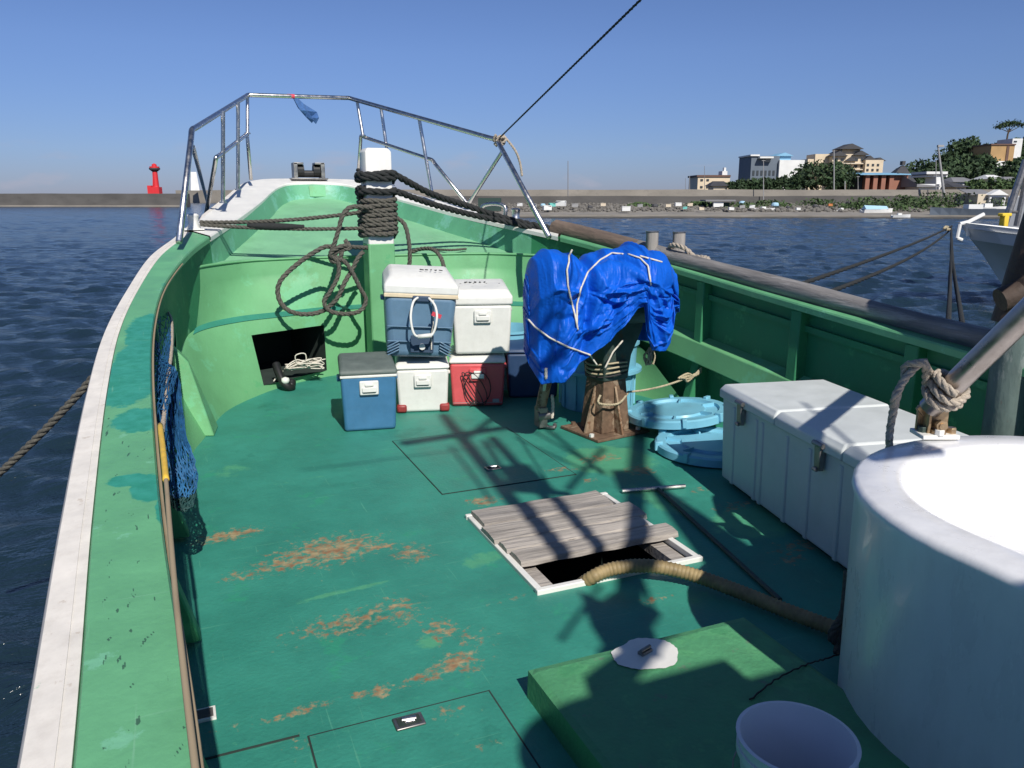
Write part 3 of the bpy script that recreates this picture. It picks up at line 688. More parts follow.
mb = MB(); mb.tube([ML0]+spline([ML0.lerp(ML1, .9), ML1, ML1.lerp(ML2, .06)], 5)+spline([ML1.lerp(ML2, .95), ML2, ML2.lerp(ML3, .1)], 5)+[ML3], r_*.85, 10); mb.build('middle_rail', 'steel', ro, smooth=True)
mb = MB(); mb.tube([MR0]+spline([MR0.lerp(MR1, .9), MR1, MR1.lerp(MR2, .06)], 5)+spline([MR1.lerp(MR2, .95), MR2, MR2.lerp(MR3, .1)], 5)+[MR3], r_*.85, 10); mb.build('middle_rail', 'steel', ro, smooth=True)
for (x1, y1, x2, y2, fr) in ((223, 111, 223, 203, .28), (238, 102, 238, 190, .62)):
    q = TL.lerp(CLt, fr); y = q.y; st(PY(x1, y1, y), PY(x2, y2, y+.05))
st(PY(247.5, 97, 10.3), PY(247.5, 134, 10.2))
for (x1, y1, x2, y2, fr) in ((357, 101, 363, 136, .05), (381, 108, 392, 186, .2), (419, 118, 433, 199, .5)):
    q = CRt.lerp(TR, fr); y = q.y; st(PY(x1, y1, y), PY(x2, y2, y-.1))
st(PY(193, 147, 7.65), PZ(208, 205, 1.46), 'rail_brace'); st(PY(502, 152, 7.95), MR0, 'rail_brace')
# starboard bitts
for (px, py, x, y) in ((650, 232, 3.66, 5.68), (677, 234, 3.79, 5.49)):
    mb = MB(); z = zs(y); top = 1.315
    mb.cyl((x, y, z-.3), (x, y, top), .052, .05, 14); bo = mb.build('wooden_bitt', 'bitt_wood', boat, smooth=True, auto=40)
    mb = MB(); mb.cyl((x, y, top), (x, y, top+.006), .056, n=14); mb.build('bitt_cap', 'dull_steel', bo)
mb = MB(); mb.rope(spline([(3.74, 5.55, 1.17), (3.70, 5.45, 1.22), (3.72, 5.3, 1.2), (3.78, 5.22, 1.12), (3.86, 5.2, 1.1), (3.93, 5.3, 1.12), (3.9, 5.42, 1.12), (3.8, 5.4, 1.11), (3.76, 5.28, 1.11), (3.84, 5.2, 1.13)], 8), .02)
tag(mb.build('mooring_rope', 'rope_pale'), 'pale mooring rope looped round the wooden bitts behind the blue tarpaulin', 'rope')

# ---- wheelhouse and mast behind the viewer (they throw the shadows on the foredeck)
TE = math.tan(R(SUN_EL)); KX = SUN_AZ_DIR.x/SUN_AZ_DIR.y
PLN = -.75
def cast(px, py, yp=PLN, z0=0):       # point of the mast plane whose shadow falls on the deck at that pixel
    p = PZ(px, py, z0); dy = p.y-yp
    return Vector((p.x-KX*dy, yp, z0+dy*TE))
wh = MB(); zr = (1.92+.75)*TE+.1*0
zr = (1.915-PLN)*TE+.105
x0w = .80-KX*2.6; x1w = 1.47
prof = []
for k in range(9):
    a = pi/2*k/8; prof.append((x0w+.22-.22*sin(a)*1.0, zr-.20+.20*cos(a)))
poly = [(x1w, zr)]+prof+[(x0w, 0), (x1w, 0)]
wh.rings([[(x, PLN, z) for x, z in poly], [(x, -3.4, z) for x, z in poly]]); who = wh.build('wheelhouse', 'cap_white', boat)
wx = MB(); wx.box(((1.475+1.80)/2, PLN-.5, 1.20), (.325, .99, 2.40)); wx.build('shade_block', 'cap_white', who)  # block added beside the wheelhouse to shade a strip of the raised hatch
wm = MB()
wm.box((1.05, PLN-.012, 1.75), (.5, .02, .5))
wm.build('wheelhouse_window', 'window', who)
ms = MB()
def bar(a, b, r, yo=0):
    A_ = cast(*a); B_ = cast(*b); A_.y += yo; B_.y += yo; ms.cyl(A_, B_, r, n=8)
bar((443, 415), (560, 560), .045); bar((492, 438), (612, 570), .035); bar((400, 444), (522, 425), .04); bar((466, 438), (497, 415), .03)
bar((505, 487), (570, 494), .03); bar((625, 660), (640, 415), .055); bar((568, 489), (603, 448), .02)
bar((610, 660), (648, 608), .05); bar((484, 441), (504, 474), .022)
mso = ms.build('mast', 'dull_steel', boat)
ms = MB()
def plate(pts, th=.03):
    P_ = [cast(*p) for p in pts]; ms.rings([P_, [q-Vector((0, th, 0)) for q in P_]])
plate([(500, 466), (527, 464), (560, 494), (508, 490)]); plate([(610, 470), (648, 468), (666, 488), (618, 490)])
plate([(643, 482), (655, 482), (765, 556), (705, 566)]); plate([(578, 590), (600, 600), (628, 582), (645, 615), (655, 640), (612, 660), (590, 625)])
plate([(590, 668), (615, 650), (650, 640), (618, 680), (600, 700), (572, 705), (567, 685)])
ms.build('shadow_plate', 'dull_steel', boat)  # unseen plates, outlined to throw the broad shadow patches on the deck
ms = MB(); ms.cyl(cast(515, 438), cast(583, 469), .012, n=6); ms.cyl(cast(532, 430), cast(603, 471), .012, n=6); ms.cyl(cast(640, 575), cast(655, 615), .010, n=6)
ms.cyl(cast(722, 470), cast(757, 530), .010, n=6); 
for a_, b_, q_ in (((450, 446), (492, 502), .012), ((542, 425), (603, 474), .018), ((300, 470), (500, 445), .006), ((470, 520), (690, 498), .006), ((560, 640), (600, 585), .010)): ms.cyl(cast(*a_), cast(*b_), q_, n=6)
ms.build('stay_wire', 'rope_black', boat)

# ================================================================ THINGS ON DECK
# weathered boards over the well
bz = .03
for k, (ya, yb, xa, xb, lab) in enumerate([(3.40, 3.60, 1.30, 2.02, 'weathered grey board over the open fish well, the one farthest forward'), (3.205, 3.39, 1.275, 2.10, 'weathered grey board over the open fish well, second from the bow side'),
                                       (3.09, 3.20, 1.29, 2.04, 'narrowest weathered grey board over the open fish well'), (2.955, 3.082, 1.30, 2.12, 'weathered grey board at the open edge of the fish well beside the hose')]):
    mb = MB(); n = 14; rgs = []
    for i in range(n+1):
        x = xa+(xb-xa)*i/n; ww = .004*sin(i*1.7+k); rgs.append([(x, ya+ww, bz-.014), (x, yb-ww, bz-.014), (x, yb-ww-.008, bz+.012+.002*sin(i)), (x, (ya+yb)/2, bz+.017), (x, ya+ww+.008, bz+.010)])
    mb.rings(rgs); tag(mb.build('board', 'board', smooth=True, auto=40), lab, 'board', 'boards over the fish well')
# ribbed hose out of the well
hp = spline([PZ(560, 605, -.25), PZ(585, 582, .0), PZ(612, 569, .06), PZ(650, 566, .08), PZ(690, 574, .06), PZ(735, 590, .045), PZ(790, 612, .04), PZ(845, 632, .04), PZ(872, 640, .04)], 12)
hp = resample(hp, .006); mb = MB(); mb.tube(hp, .034, 12, rad=lambda t: .028+.003*(1 if round(t*(len(hp)-1)) % 3 == 0 else -.2))
tag(mb.build('suction_hose', 'hose', smooth=True), 'ribbed brown hose snaking from the open fish well to the white tub', 'hose')
# squeegee pole
sq = thing('deck_scraper', 'long thin T-shaped deck scraper lying beside the fish well', 'deck scraper', PZ(655, 489, 0))
mb = MB(); mb.cyl(PZ(658, 489, .014), PZ(780, 600, .014), .011, n=8); mb.build('handle', 'dark_machine', sq, smooth=True, auto=40)
mb = MB(); mb.cyl(PZ(622, 491, .016), PZ(685, 486, .016), .012, n=8); mb.build('head', 'steel', sq, smooth=True, auto=40)

# coolers
def cooler(label, p0, p1, h, depth, body, lid, z0=0, lidh=.07, handle='cool_white', tilt=0, extra=None, lidtaper=.93, lidtaper_front=.2, trim=None, side_bulge=0, latch=True, rot=None, group='cool boxes stacked on the foredeck', btaper=.93, bbev=.022):
    p0 = Vector((*p0, 0)); p1 = Vector((*p1, 0)); d_ = p1-p0; wd = d_.length; rz = atan2(d_.y, d_.x)
    o = thing('cool_box', label, 'cool box', (p0.x, p0.y, z0), rz, group)
    def loc(mb): # local frame: x along front, y back, z up
        Mx = Matrix.LocRotScale(o.location, o.rotation_euler, None) @ (Matrix.Translation((wd/2, 0, 0)) @ Matrix.Rotation(tilt, 4, 'Y') @ Matrix.Translation((-wd/2, 0, 0)))
        mb.v = [tuple(Mx @ Vector(q)) for q in mb.v]; return mb
    bh = h-lidh
    mb = MB(); mb.box((wd/2, depth/2, bh/2+.001), (wd, depth, bh-.002), taper=btaper); bo = loc(mb).build('body', body, o, bevel=bbev, seg=4)
    e_ = .006; fi = lidtaper_front*depth
    mb = MB(); q_ = [[(-e_, -e_, bh), (wd+e_, -e_, bh), (wd+e_, depth+e_, bh), (-e_, depth+e_, bh)], [(-e_, -e_, bh+lidh*.42), (wd+e_, -e_, bh+lidh*.42), (wd+e_, depth+e_, bh+lidh*.6), (-e_, depth+e_, bh+lidh*.6)]]
    sx_ = wd*(1-lidtaper)/2; q_.append([(sx_, fi*.35, bh+lidh*.78), (wd-sx_, fi*.35, bh+lidh*.78), (wd-sx_, depth-.01, bh+lidh), (sx_, depth-.01, bh+lidh)])
    mb.rings(q_); lo = loc(mb).build('lid', lid, o, bevel=.016, seg=3)
    if trim: mb = MB(); mb.box((wd/2, depth/2, bh-.006), (wd+.006, depth+.006, .018)); loc(mb).build('trim', trim, o, bevel=.004)
    if latch:
        mb = MB(); s_ = .065 if wd < .45 else .08
        mb.box((wd/2, -.008, bh-.085), (s_*2, .022, .1)); ha = loc(mb).build('latch', handle, o, bevel=.008)
        mb = MB(); mb.box((wd/2, -.022, bh-.095), (s_*1.5, .016, .035)); mb.box((wd/2, -.020, bh-.062), (s_*.9, .02, .02)); loc(mb).build('latch_tab', 'grey' if handle == 'bwhite' else 'cool_white', ha, bevel=.004)
        mb = MB(); mb.box((wd/2, -.0195, bh-.1145), (s_*1.3, .012, .006)); loc(mb).build('latch_slot', 'dark_hole', ha)
    mb = MB()
    mb.box((-.008, depth/2, bh-.06), (.03, .14, .028)); mb.box((wd+.008, depth/2, bh-.06), (.03, .14, .028)); loc(mb).build('side_grip', body, o, bevel=.008)
    if extra: extra(o, loc, wd, bh, depth, h)
    return o
cooler('blue cool box with a grey lid standing alone at the left of the stack', (1.0, 5.35), (1.375, 5.285), .475, .50, 'cool_blue', 'cool_lidgrey', trim='cool_white', lidh=.075, lidtaper=.96)
def red_corners(o, loc, wd, bh, dp, h):
    mb = MB(); mb.box((.035, .03, .035), (.075, .07, .06)); loc(mb).build('corner_foot', 'red_corner', o, bevel=.015); mb = MB(); mb.box((wd-.035, .03, .035), (.075, .07, .06)); loc(mb).build('corner_foot', 'red_corner', o, bevel=.015)
cooler('white cool box with red corner feet under the big grey-blue one', (1.48, 5.70), (1.86, 5.60), .405, .46, 'cool_white', 'cool_white', extra=red_corners)
def cords(o, loc, wd, bh, dp, h):
    mb = MB(); mb.box((wd/2, -.004, .03+bh*.02), (wd*.9, .004, .003)); mb.box((wd*.83, -.004, .05), (.05, .006, .03)); loc(mb).build('badge', 'grey', o)
    rn = random.Random(5); mb = MB()
    for q in range(3):
        pts = [(wd*.5+.10*cos(a*1.0+q)*(1-.1*q)-.02*q, -.02-.008*q, bh*.45+.13*sin(a+q*.4)) for a in [k*pi/6 for k in range(13)]]; mb.tube(spline(pts, 3), .004, 5)
    mb.tube(spline([(wd*.4, -.02, bh*.2), (wd*.38, -.03, .08), (wd*.42, -.03, .05), (wd*.36, -.03, .02)], 4), .004, 5)
    loc(mb).build('cord', 'mark', o)
cooler('red cool box with a white lid and tangled dark cord on its front', (1.91, 5.72), (2.31, 5.58), .415, .46, 'cool_red', 'cool_white', handle='cool_red', extra=cords)
def scribble(wd, dp, h, seed, cx=.6, cy=.5, tz=0):
    rn = random.Random(seed); mb = MB()
    for k in range(5):
        x = wd*cx+(k-2)*.035; pts = [(x+rn.uniform(-.014, .014), dp*cy+rn.uniform(-.02, .02), h-.008) for q in range(4)]
        mb.tube(spline(pts, 4), .004, 4)
    return mb
def top_white(o, loc, wd, bh, dp, h):
    loc(scribble(wd, dp, h, 4, .42, .62)).build('marker_writing', 'mark', o)
    mb = MB()
    for q in range(4): mb.box((wd*(.15+.22*q), dp*.25, h+.001), (.014, .008, .002), rz=q)
    loc(mb).build('lid_chips', 'mark', o)
cooler('white cool box with scribbled lid on top of the red one', (1.93, 5.69), (2.36, 5.56), .53, .52, 'cool_white', 'cool_white', z0=.4165, lidh=.15, lidtaper=.88, extra=top_white)
def big_blue(o, loc, wd, bh, dp, h):
    mb = MB(); mb.box((wd/2, dp/2, bh-.01), (wd+.01, dp+.01, .03)); loc(mb).build('cream_band', 'cool_cream', o, bevel=.006)
    mb = MB()
    zz_ = [(.0, .012), (.03, .024), (.06, .012)]
    for z_ in (.13, .24):
        mb = MB(); mb.box((wd/2, .018-.07*z_, z_), (wd*(.86+.2*z_), .014, .008)); loc(mb).build('moulded_rib', 'cool_greyblue', o, bevel=.003)
    for k in range(4):
        for sx in (-1, 1):
            mb = MB(); mb.box((wd*.5+sx*wd*.36, .012-.003*k, .045+.022*k), (.10, .014, .008), M4=Matrix.Rotation(R(28*sx), 3, 'Y')); loc(mb).build('moulded_rib', 'cool_greyblue', o, bevel=.003)
    mb = MB(); mb.tube(spline([(wd*.45, -.01, bh-.02), (wd*.38, -.07, bh-.05), (wd*.35, -.11, bh-.15), (wd*.39, -.13, bh-.255), (wd*.47, -.13, bh-.285), (wd*.64, -.13, bh-.27), (wd*.70, -.12, bh-.16), (wd*.68, -.08, bh-.07), (wd*.60, -.01, bh-.02)], 8), .009, 8)
    mb.tube([(wd*.45, -.132, bh-.285), (wd*.64, -.132, bh-.272)], .016, 8); hd = loc(mb).build('carry_handle', 'cool_white', o, smooth=True)
    mb = MB(); mb.box((wd*.70, -.10, bh-.13), (.07, .006, .03), M4=Matrix.Rotation(R(20), 3, 'Y')); loc(mb).build('tag', 'pinktag', hd)
    mb = MB(); mb.box((wd*.5, -.006, bh-.03), (.13, .02, .045)); loc(mb).build('handle_mount', 'navy', o, bevel=.01); mb = MB(); mb.box((wd*.53, -.012, .115), (.17, .014, .13)); loc(mb).build('drain_recess', 'navy', o, bevel=.01)
    mb = MB(); mb.cyl((wd*.53, -.015, .10), (wd*.53, -.045, .10), .022, n=14); loc(mb).build('drain_plug', 'cool_white', o, smooth=True, auto=40)
    loc(scribble(wd, dp, h, 9, .66, .42)).build('marker_writing', 'mark', o)
    mb = MB(); mb.rope([(wd*.66, -.03, bh-.03), (wd*.67, -.06, bh-.2), (wd*.65, -.035, .2), (wd*.66, -.03, .08)], .005, n=5); loc(mb).build('cord', 'rope_white', o)
cooler('large grey-blue cool box with white lid and wire handle, leaning on top of the stack', (1.37, 5.64), (1.885, 5.525), .645, .56, 'cool_greyblue', 'cool_white', z0=.43, lidh=.17, lidtaper=.84, lidtaper_front=.5, btaper=.87, bbev=.05, extra=big_blue, latch=False, tilt=R(3.5))
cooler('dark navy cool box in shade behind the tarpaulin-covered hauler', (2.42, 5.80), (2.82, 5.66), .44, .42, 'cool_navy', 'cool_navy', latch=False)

# white cord bundle in locker
cb = thing('cord_bundle', 'bundle of thin pale cord spilling from the dark locker opening', 'cord bundle', (1.0, 6.95, .2))
mb = MB(); rn = random.Random(2)
c_ = PY(303, 366, 6.93)
for k in range(12):
    a0 = rn.uniform(0, 6.28); pts = [c_+Vector((rn.uniform(-.17, .17)+.01*q, rn.uniform(-.03, .06), rn.uniform(-.03, .035)+(.03 if q == 2 else 0))) for q in range(5)]
    mb.tube(spline(pts, 6), .0055, 5)
mb.tube(spline([c_+V(-.17, 0, -.03), c_+V(-.22, -.04, -.06), c_+V(-.26, -.06, -.1)], 5), .006, 5)
mb.tube(spline([c_+V(-.05, 0, .02), c_+V(-.06, -.02, .10), c_+V(.02, -.02, .11), c_+V(.03, 0, .02)], 5), .0055, 5); mb.build('cord', 'rope_white', cb, smooth=True)
mb = MB(); q = PZ(284, 385, .05); mb.tube(spline([q+V(-.04, .12, .16), q+V(-.03, .05, .1), q+V(0, -.02, .02), q+V(.05, -.02, -.02), q+V(.07, .03, .02)], 6), .035, 10); so_ = mb.build('boot', 'black_rub', cb, smooth=True)
mb = MB(); mb.lathe(q+V(0.01, -.03, .045), [(.001, -.03), (.03, -.02), (.035, 0), (.03, .02), (.001, .03)], 12); mb.build('float', 'cool_white', cb, smooth=True)

# ---- rope wraps on post
def ropething(name, label, pts, r, m, cat='rope', **k):
    mb = MB(); mb.rope(pts, r, **k); return tag(mb.build(name, m, smooth=True), label, cat)
def wraps(z0, z1, turns, rad, yc=7.08, xc=1.72, sq_=.82):
    P_ = []
    n = int(turns*24)
    for k in range(n+1):
        a = 2*pi*k/24; c1, s1 = cos(a), sin(a); rr_ = rad/(abs(c1)**4+abs(s1)**4)**.25
        P_.append(Vector((xc+rr_*c1, yc+rr_*s1, z0+(z1-z0)*k/n+.006*sin(k*.9))))
    return P_
BW = wraps(1.25, 1.59, 8.5, .145)
ropething('mooring_rope', 'brown-grey rope wound in many turns round the white-headed mooring post', BW, .024, 'rope_dark')
W2 = wraps(1.615, 1.66, 1.6, .15); W3 = wraps(1.73, 1.80, 2.4, .15)
fr = Vector((.27, 7.5, zs(7.5)+.07)); fr2 = Vector((3.36, 7.6, zs(7.6)+.06))
ropething('mooring_rope', 'dark rope running slack from the port fairlead to the upper turns of the mooring post', sag(fr, (1.60, 7.0, 1.47), .03), .018, 'rope_dark')
ropething('mooring_rope', 'dark spliced rope from the port fairlead to the lower turns of the mooring post', sag(fr+V(0, -.03, -.02), (1.60, 6.98, 1.33), .02), .017, 'rope_dark')
mb = MB(); a_ = fr+V(0, -.03, -.02); b_ = Vector((1.60, 6.98, 1.33)); q1 = a_.lerp(b_, .28); q2 = a_.lerp(b_, .62)
mb.tube(sag(q1, q2, .004, 10), .028, 8, rad=lambda t: .018+.014*sin(pi*min(1, t*1.05))); tag(mb.build('rope_splice', 'rope_black', smooth=True), 'thick dark splice wrapped round the lower port mooring rope', 'rope splice')
capline = [Vector((p.x-.02, p.y, p.z+.035)) for p in IR if 7.0 < p.y < 8.6][::-1]
ropething('mooring_rope', 'black hawser round the mooring post top, running aft to the starboard cap', W3+spline([(1.9, 7.1, 1.78), (2.3, 7.35, 1.62), (2.75, 7.55, 1.5), (3.05, 7.5, 1.40), (3.3, 7.35, 1.33), (3.44, 7.1, 1.29), (3.6, 6.9, 1.2)], 8), .032, 'rope_black')
ropething('mooring_rope', 'second black hawser just below the first on the mooring post', W2+spline([(1.9, 7.0, 1.63), (2.3, 7.25, 1.52), (2.75, 7.45, 1.42), (3.05, 7.42, 1.36), (3.3, 7.28, 1.3)], 8), .030, 'rope_black')
# hanging coil left of the post (pixel outline at Y ~6.95)
def py_(l, Y=6.93): return [PY(a, b, Y+(c if c else 0)) for a, b, c in l]
coil1 = py_([(372, 208, 0), (352, 207, -.02), (343, 215, -.03), (338, 232, -.03), (333, 248, -.02), (330, 258, 0), (336, 262, -.02), (342, 252, -.03), (333, 247, 0), (322, 248, .02), (300, 262, .02), (281, 280, 0), (278, 295, 0), (285, 308, -.02), (300, 314, -.03), (320, 312, 0), (336, 300, -.04), (345, 282, -.04), (352, 270, 0), (358, 258, .02), (363, 252, .05)])
ropething('coiled_rope', 'brown rope hanging in a wide loop from the mooring post, left of it', spline(coil1, 8), .021, 'rope_dark')
coil2 = py_([(345, 240, 0), (350, 248, -.03), (340, 250, -.03), (335, 256, -.02), (345, 262, -.04), (352, 272, -.04), (360, 288, -.03), (366, 300, -.02), (360, 311, -.04), (345, 314, -.05), (330, 311, -.05), (324, 302, -.04), (330, 292, -.04), (338, 276, -.03), (338, 262, -.03), (330, 254, -.03), (342, 246, -.05), (352, 247, 0), (368, 248, .08)])
ropething('coiled_rope', 'tighter knotted coil of brown rope hanging close beside the mooring post', spline(coil2, 8), .020, 'rope_dark')
ropething('rope_tail', 'brown rope tail hanging down the right side of the mooring post', spline([(1.86, 7.0, 1.42), (1.93, 6.95, 1.35), (1.96, 6.93, 1.15), (1.95, 6.95, .95), (1.9, 6.98, .8)], 8), .02, 'rope_dark')
ropething('rope_tail', 'short brown rope drooping over the step edge behind the coolers', spline(py_([(412, 252, .5), (420, 249, .45), (432, 249, .3), (440, 256, .1), (444, 268, 0), (445, 285, 0)], 7.0), 8), .02, 'rope_dark')
ropething('rope_tail', 'thin dark rope lying across the bow step towards starboard', spline([PZ(432, 249, 1.09), PZ(450, 250, 1.09), PZ(466, 249, 1.09)], 6), .012, 'rope_dark')

# ---- blue strip on the rail, knotted rope and forestay
mb = MB(); a = CLt.lerp(CRt, .42)
mb.rings([[a+V(0, 0, .01), a+V(.03, 0, .02)], [PY(300, 110, a.y), PY(304, 104, a.y)], [PY(310, 118, a.y+.05), PY(317, 112, a.y)], [PY(316, 124, a.y+.02), PY(319, 118, a.y-.04)]], closed=False)
mb.rings([[a+V(0, .02, .01), a+V(.02, .02, .02)], [PY(298, 108, a.y+.05), PY(301, 103, a.y+.05)], [PY(305, 116, a.y+.05), PY(308, 112, a.y)], [PY(312, 123, a.y+.02), PY(314, 120, a.y-.04)]], closed=False)
bs = thing('streamer', 'blue cloth streamer tied to the top bar of the bow rail', 'streamer', a); mb.build('strip', 'blue_cloth', bs, solid=.004)
mb = MB(); mb.cyl(a-V(.06, 0, 0), a+V(.03, 0, 0), .026, n=10); mb.build('red_binding', 'pinktag', bs)
kn = TR
ropething('forestay', 'taut dark stay rope rising from the starboard corner of the bow rail', [kn+V(.02, -.02, .02)]+[PD(640, 0, 4.6)+ (PD(640, 0, 4.6)-kn)*.9], .0085, 'rope_black', step=.03)
kp = []
rn = random.Random(8)
for k in range(26): kp.append(kn+V(rn.uniform(-.04, .09), rn.uniform(-.05, .05), rn.uniform(-.05, .05)))
mb = MB(); mb.rope(spline(kp, 5), .012); mb.rope(spline([kn+V(.07, 0, .05), PY(515, 150, 7.9), PY(520, 163, 7.9), PY(522, 176, 7.9)], 6), .013); mb.rope(spline([kn+V(-.02, -.03, .0), kn+V(.0, -.05, -.03), kn+V(-.03, -.03, -.06)], 5), .016)
tag(mb.build('rope_knot', 'rope_pale', smooth=True), 'pale rope knot with a hanging tail where the stay meets the bow rail', 'rope knot')

# ---- tarpaulin-covered line hauler
HA = thing('line_hauler', 'dark machine on a rusty bolted pedestal under the blue tarpaulin', 'line hauler', (2.68, 4.72, 0))
cx, cy = 2.70, 4.70
mb = MB(); mb.box((cx, cy, .012), (.46, .42, .02), rz=R(10)); mb.build('base_plate', 'rust', HA, bevel=.004)
mb = MB()
def ring(w_, d_, z, rz=R(10), ox=0, oy=0):
    out_ = []
    for dx, dy in ((-1, -1), (1, -1), (1, 1), (-1, 1)):
        p = Matrix.Rotation(rz, 3, 'Z') @ Vector((dx*w_/2, dy*d_/2, 0)); out_.append((cx+ox+p.x, cy+oy+p.y, z))
    return out_
mb.rings([ring(.25, .24, .022), ring(.19, .19, .40)]); mb.build('pedestal', 'rust', HA, bevel=.006)
mb = MB(); mb.rings([ring(.21, .21, .38), ring(.24, .24, .55), ring(.34, .32, .72), ring(.42, .36, .95), ring(.40, .34, 1.12)]); mb.cyl((cx-.32, cy-.05, .88), (cx+.32, cy-.1, .92), .15, n=18); mb.cyl((cx+.05, cy-.3, .98), (cx+.05, cy+.1, .98), .09, n=16); mb.build('winch_body', 'dark_machine', HA, bevel=.01)
for dx, dy, rz in ((-.17, -.06, .2), (.02, -.18, 1.75), (.17, .02, .2), (-.0, .17, 1.75)):
    mb = MB(); c0_ = Vector((cx+dx, cy+dy, 0)); dv = Vector((dx, dy, 0)).normalized(); nv = Vector((-dv.y, dv.x, 0))*.007
    tri = [c0_-dv*.06+V(0, 0, .022), c0_+dv*.03+V(0, 0, .022), c0_-dv*.07+V(0, 0, .34)]
    mb.rings([[p-nv for p in tri], [p+nv for p in tri]]); mb.build('gusset', 'rust_pole', HA)
for dx, dy in ((-.19, -.16), (.19, -.13), (.16, .17), (-.17, .15)):
    mb = MB(); mb.cyl((cx+dx, cy+dy, .022), (cx+dx, cy+dy, .042), .017, n=6); mb.build('bolt', 'cool_white' if dy < 0 else 'rust', HA)
mb = MB(); mb.tube(spline([(2.40, 4.82, .75), (2.36, 4.86, .5), (2.33, 4.9, .3), (2.31, 4.93, .14)], 6), .038, 10); mb.build('hanging_arm', 'rust_pole', HA, smooth=True)
mb = MB(); mb.box((2.31, 4.92, .09), (.06, .09, .14)); mb.cyl((2.27, 4.90, .10), (2.36, 4.90, .10), .035, n=12); mb.tube(spline([(2.31, 4.92, .05), (2.34, 4.88, .02), (2.38, 4.85, .02), (2.4, 4.88, .03)], 5), .014, 8); mb.build('shackle', 'dull_steel', HA, bevel=.004)
# the sheet
_rc = random.Random(17); CREASE = []
for k in range(150):
    if k < 60:
        o_ = _rc.choice([(.33, .40), (.33, .55), (.68, .28), (.08, .05), (.72, .55), (.30, .15)]); an = _rc.uniform(0, 2*pi); d0 = _rc.uniform(.02, .12); Lc = _rc.uniform(.18, .48)
        ax_, ay_ = o_[0]+cos(an)*d0, o_[1]+sin(an)*d0
    else: ax_, ay_, an, Lc = _rc.uniform(0, 1), _rc.uniform(0, 1.1), _rc.gauss(.9, .75), _rc.uniform(.10, .40)
    CREASE.append((ax_, ay_, cos(an), sin(an), Lc, _rc.uniform(.018, .055), _rc.choice((1, 1, -.8))*_rc.uniform(.008, .022)))
def creases(U, Vv):
    h = 0
    for ax_, ay_, cx_, cy_, Lc, w_, am in CREASE:
        dx, dy = U-ax_, Vv-ay_; t_ = dx*cx_+dy*cy_
        if -.02 < t_ < Lc+.02:
            d_ = abs(-dx*cy_+dy*cx_); ww = w_*(.35+1.3*max(0, t_)/Lc)
            if d_ < ww: h += am*(1-d_/ww)*min(1, max(0, t_+.02)/.06, (Lc+.02-t_)/.08)
    return h
def tarp_mesh():
    mb = MB(); nu, nv = 260, 230; rg = []
    P0 = Vector((2.06, 4.62, 0)); ux = Vector((.975, -.16, 0)).normalized(); uy = Vector((.16, .975, 0)).normalized(); Lx = 1.0
    top = [(0, 1.06), (.03, 1.17), (.10, 1.245), (.2, 1.235), (.3, 1.20), (.42, 1.24), (.55, 1.27), (.75, 1.26), (.9, 1.22), (.97, 1.13), (1, 1.03)]
    low = [(0, .55), (.04, .47), (.10, .455), (.2, .50), (.33, .62), (.48, .72), (.58, .84), (.64, .92), (.68, .93), (.71, .74), (.75, .65), (.85, .64), (.89, .70), (.91, .88), (1, .90)]
    dep = [(0, .05), (.03, .16), (.1, .23), (.3, .24), (.5, .26), (.75, .27), (.9, .23), (.97, .14), (1, .05)]
    for i in range(nu+1):
        u = i/nu; zt = interp(top, u); zl = interp(low, u); dp = interp(dep, u); row = []
        for j in range(nv+1):
            v = j/nv
            # arc: front skirt, over the top, back skirt
            if v < .42: t_ = v/.42; y = -dp*(1.0+.04*sin(t_*3)); z = zl+(zt-.17-zl)*t_; ny = Vector((0, 0, 0))-uy
            elif v < .62:
                a = (v-.42)/.20*pi; y = -dp*cos(a); z = zt-.17+.17*sin(a)**.8; ny = uy*(-cos(a))+Vector((0, 0, sin(a)))
            else: t_ = (v-.62)/.38; y = dp; z = zt-.17+(.62-zt+.17)*t_; ny = uy
            xx_ = Lx*u
            p = P0+ux*xx_+uy*y+Vector((0, 0, z))
            # folds: gather towards the two bindings and the lower edge
            s1 = exp(-((u-.34-.12*(v-.4))/.03)**2)*.045+exp(-((u-.40+.9*(v-.35))/.025)**2)*.02; s2 = exp(-((u-.92)/.03)**2)*.05*(1 if v < .42 else .3)
            q = Vector((u*3.2, v*2.4, 0))
            wq = Vector((u*2.2+.25*noise.noise(q), v*1.6+.25*noise.noise(q+Vector((5, 5, 5))), 0))
            def rg_(a, b, c_): return 1-2*abs(noise.noise(Vector((a, b, c_))))
            fold = .030*noise.noise(q*1.1)+.016*rg_(wq.x*2.0+wq.y*1.6, wq.y*1.6-wq.x*.8, 1.7)+.008*rg_(wq.x*4.5-wq.y*3, wq.y*2.6+wq.x, 5.1)+.003*rg_(wq.x*19, wq.y*17, 2.2)+creases(u, v*1.35)*1.15
            fr_ = max(0, 1-v/.42) if v < .42 else 0
            fold += .012*fr_*sin(u*38+4*noise.noise(q))
            fold -= s1*(1-abs(v-.5))+s2
            p += ny*fold*1.15
            p.z += .022*fr_*noise.noise(Vector((u*14, 0, 9)))
            row.append(p)
        rg.append(row)
    mb.rings(rg, closed=False)
    # end closing fans
    for e in (0, -1):
        r_ = rg[e]; h = len(r_)//2
        for j in range(h): mb.f.append([mb.vert(r_[j]), mb.vert(r_[j+1]), mb.vert(r_[-j-2]), mb.vert(r_[-j-1])])
    return mb
tp = tarp_mesh().build('tarpaulin', 'tarp', smooth=True, solid=.004)
tag(tp, 'crumpled bright blue tarpaulin roped over the machine amidships', 'tarpaulin')
from mathutils.bvhtree import BVHTree
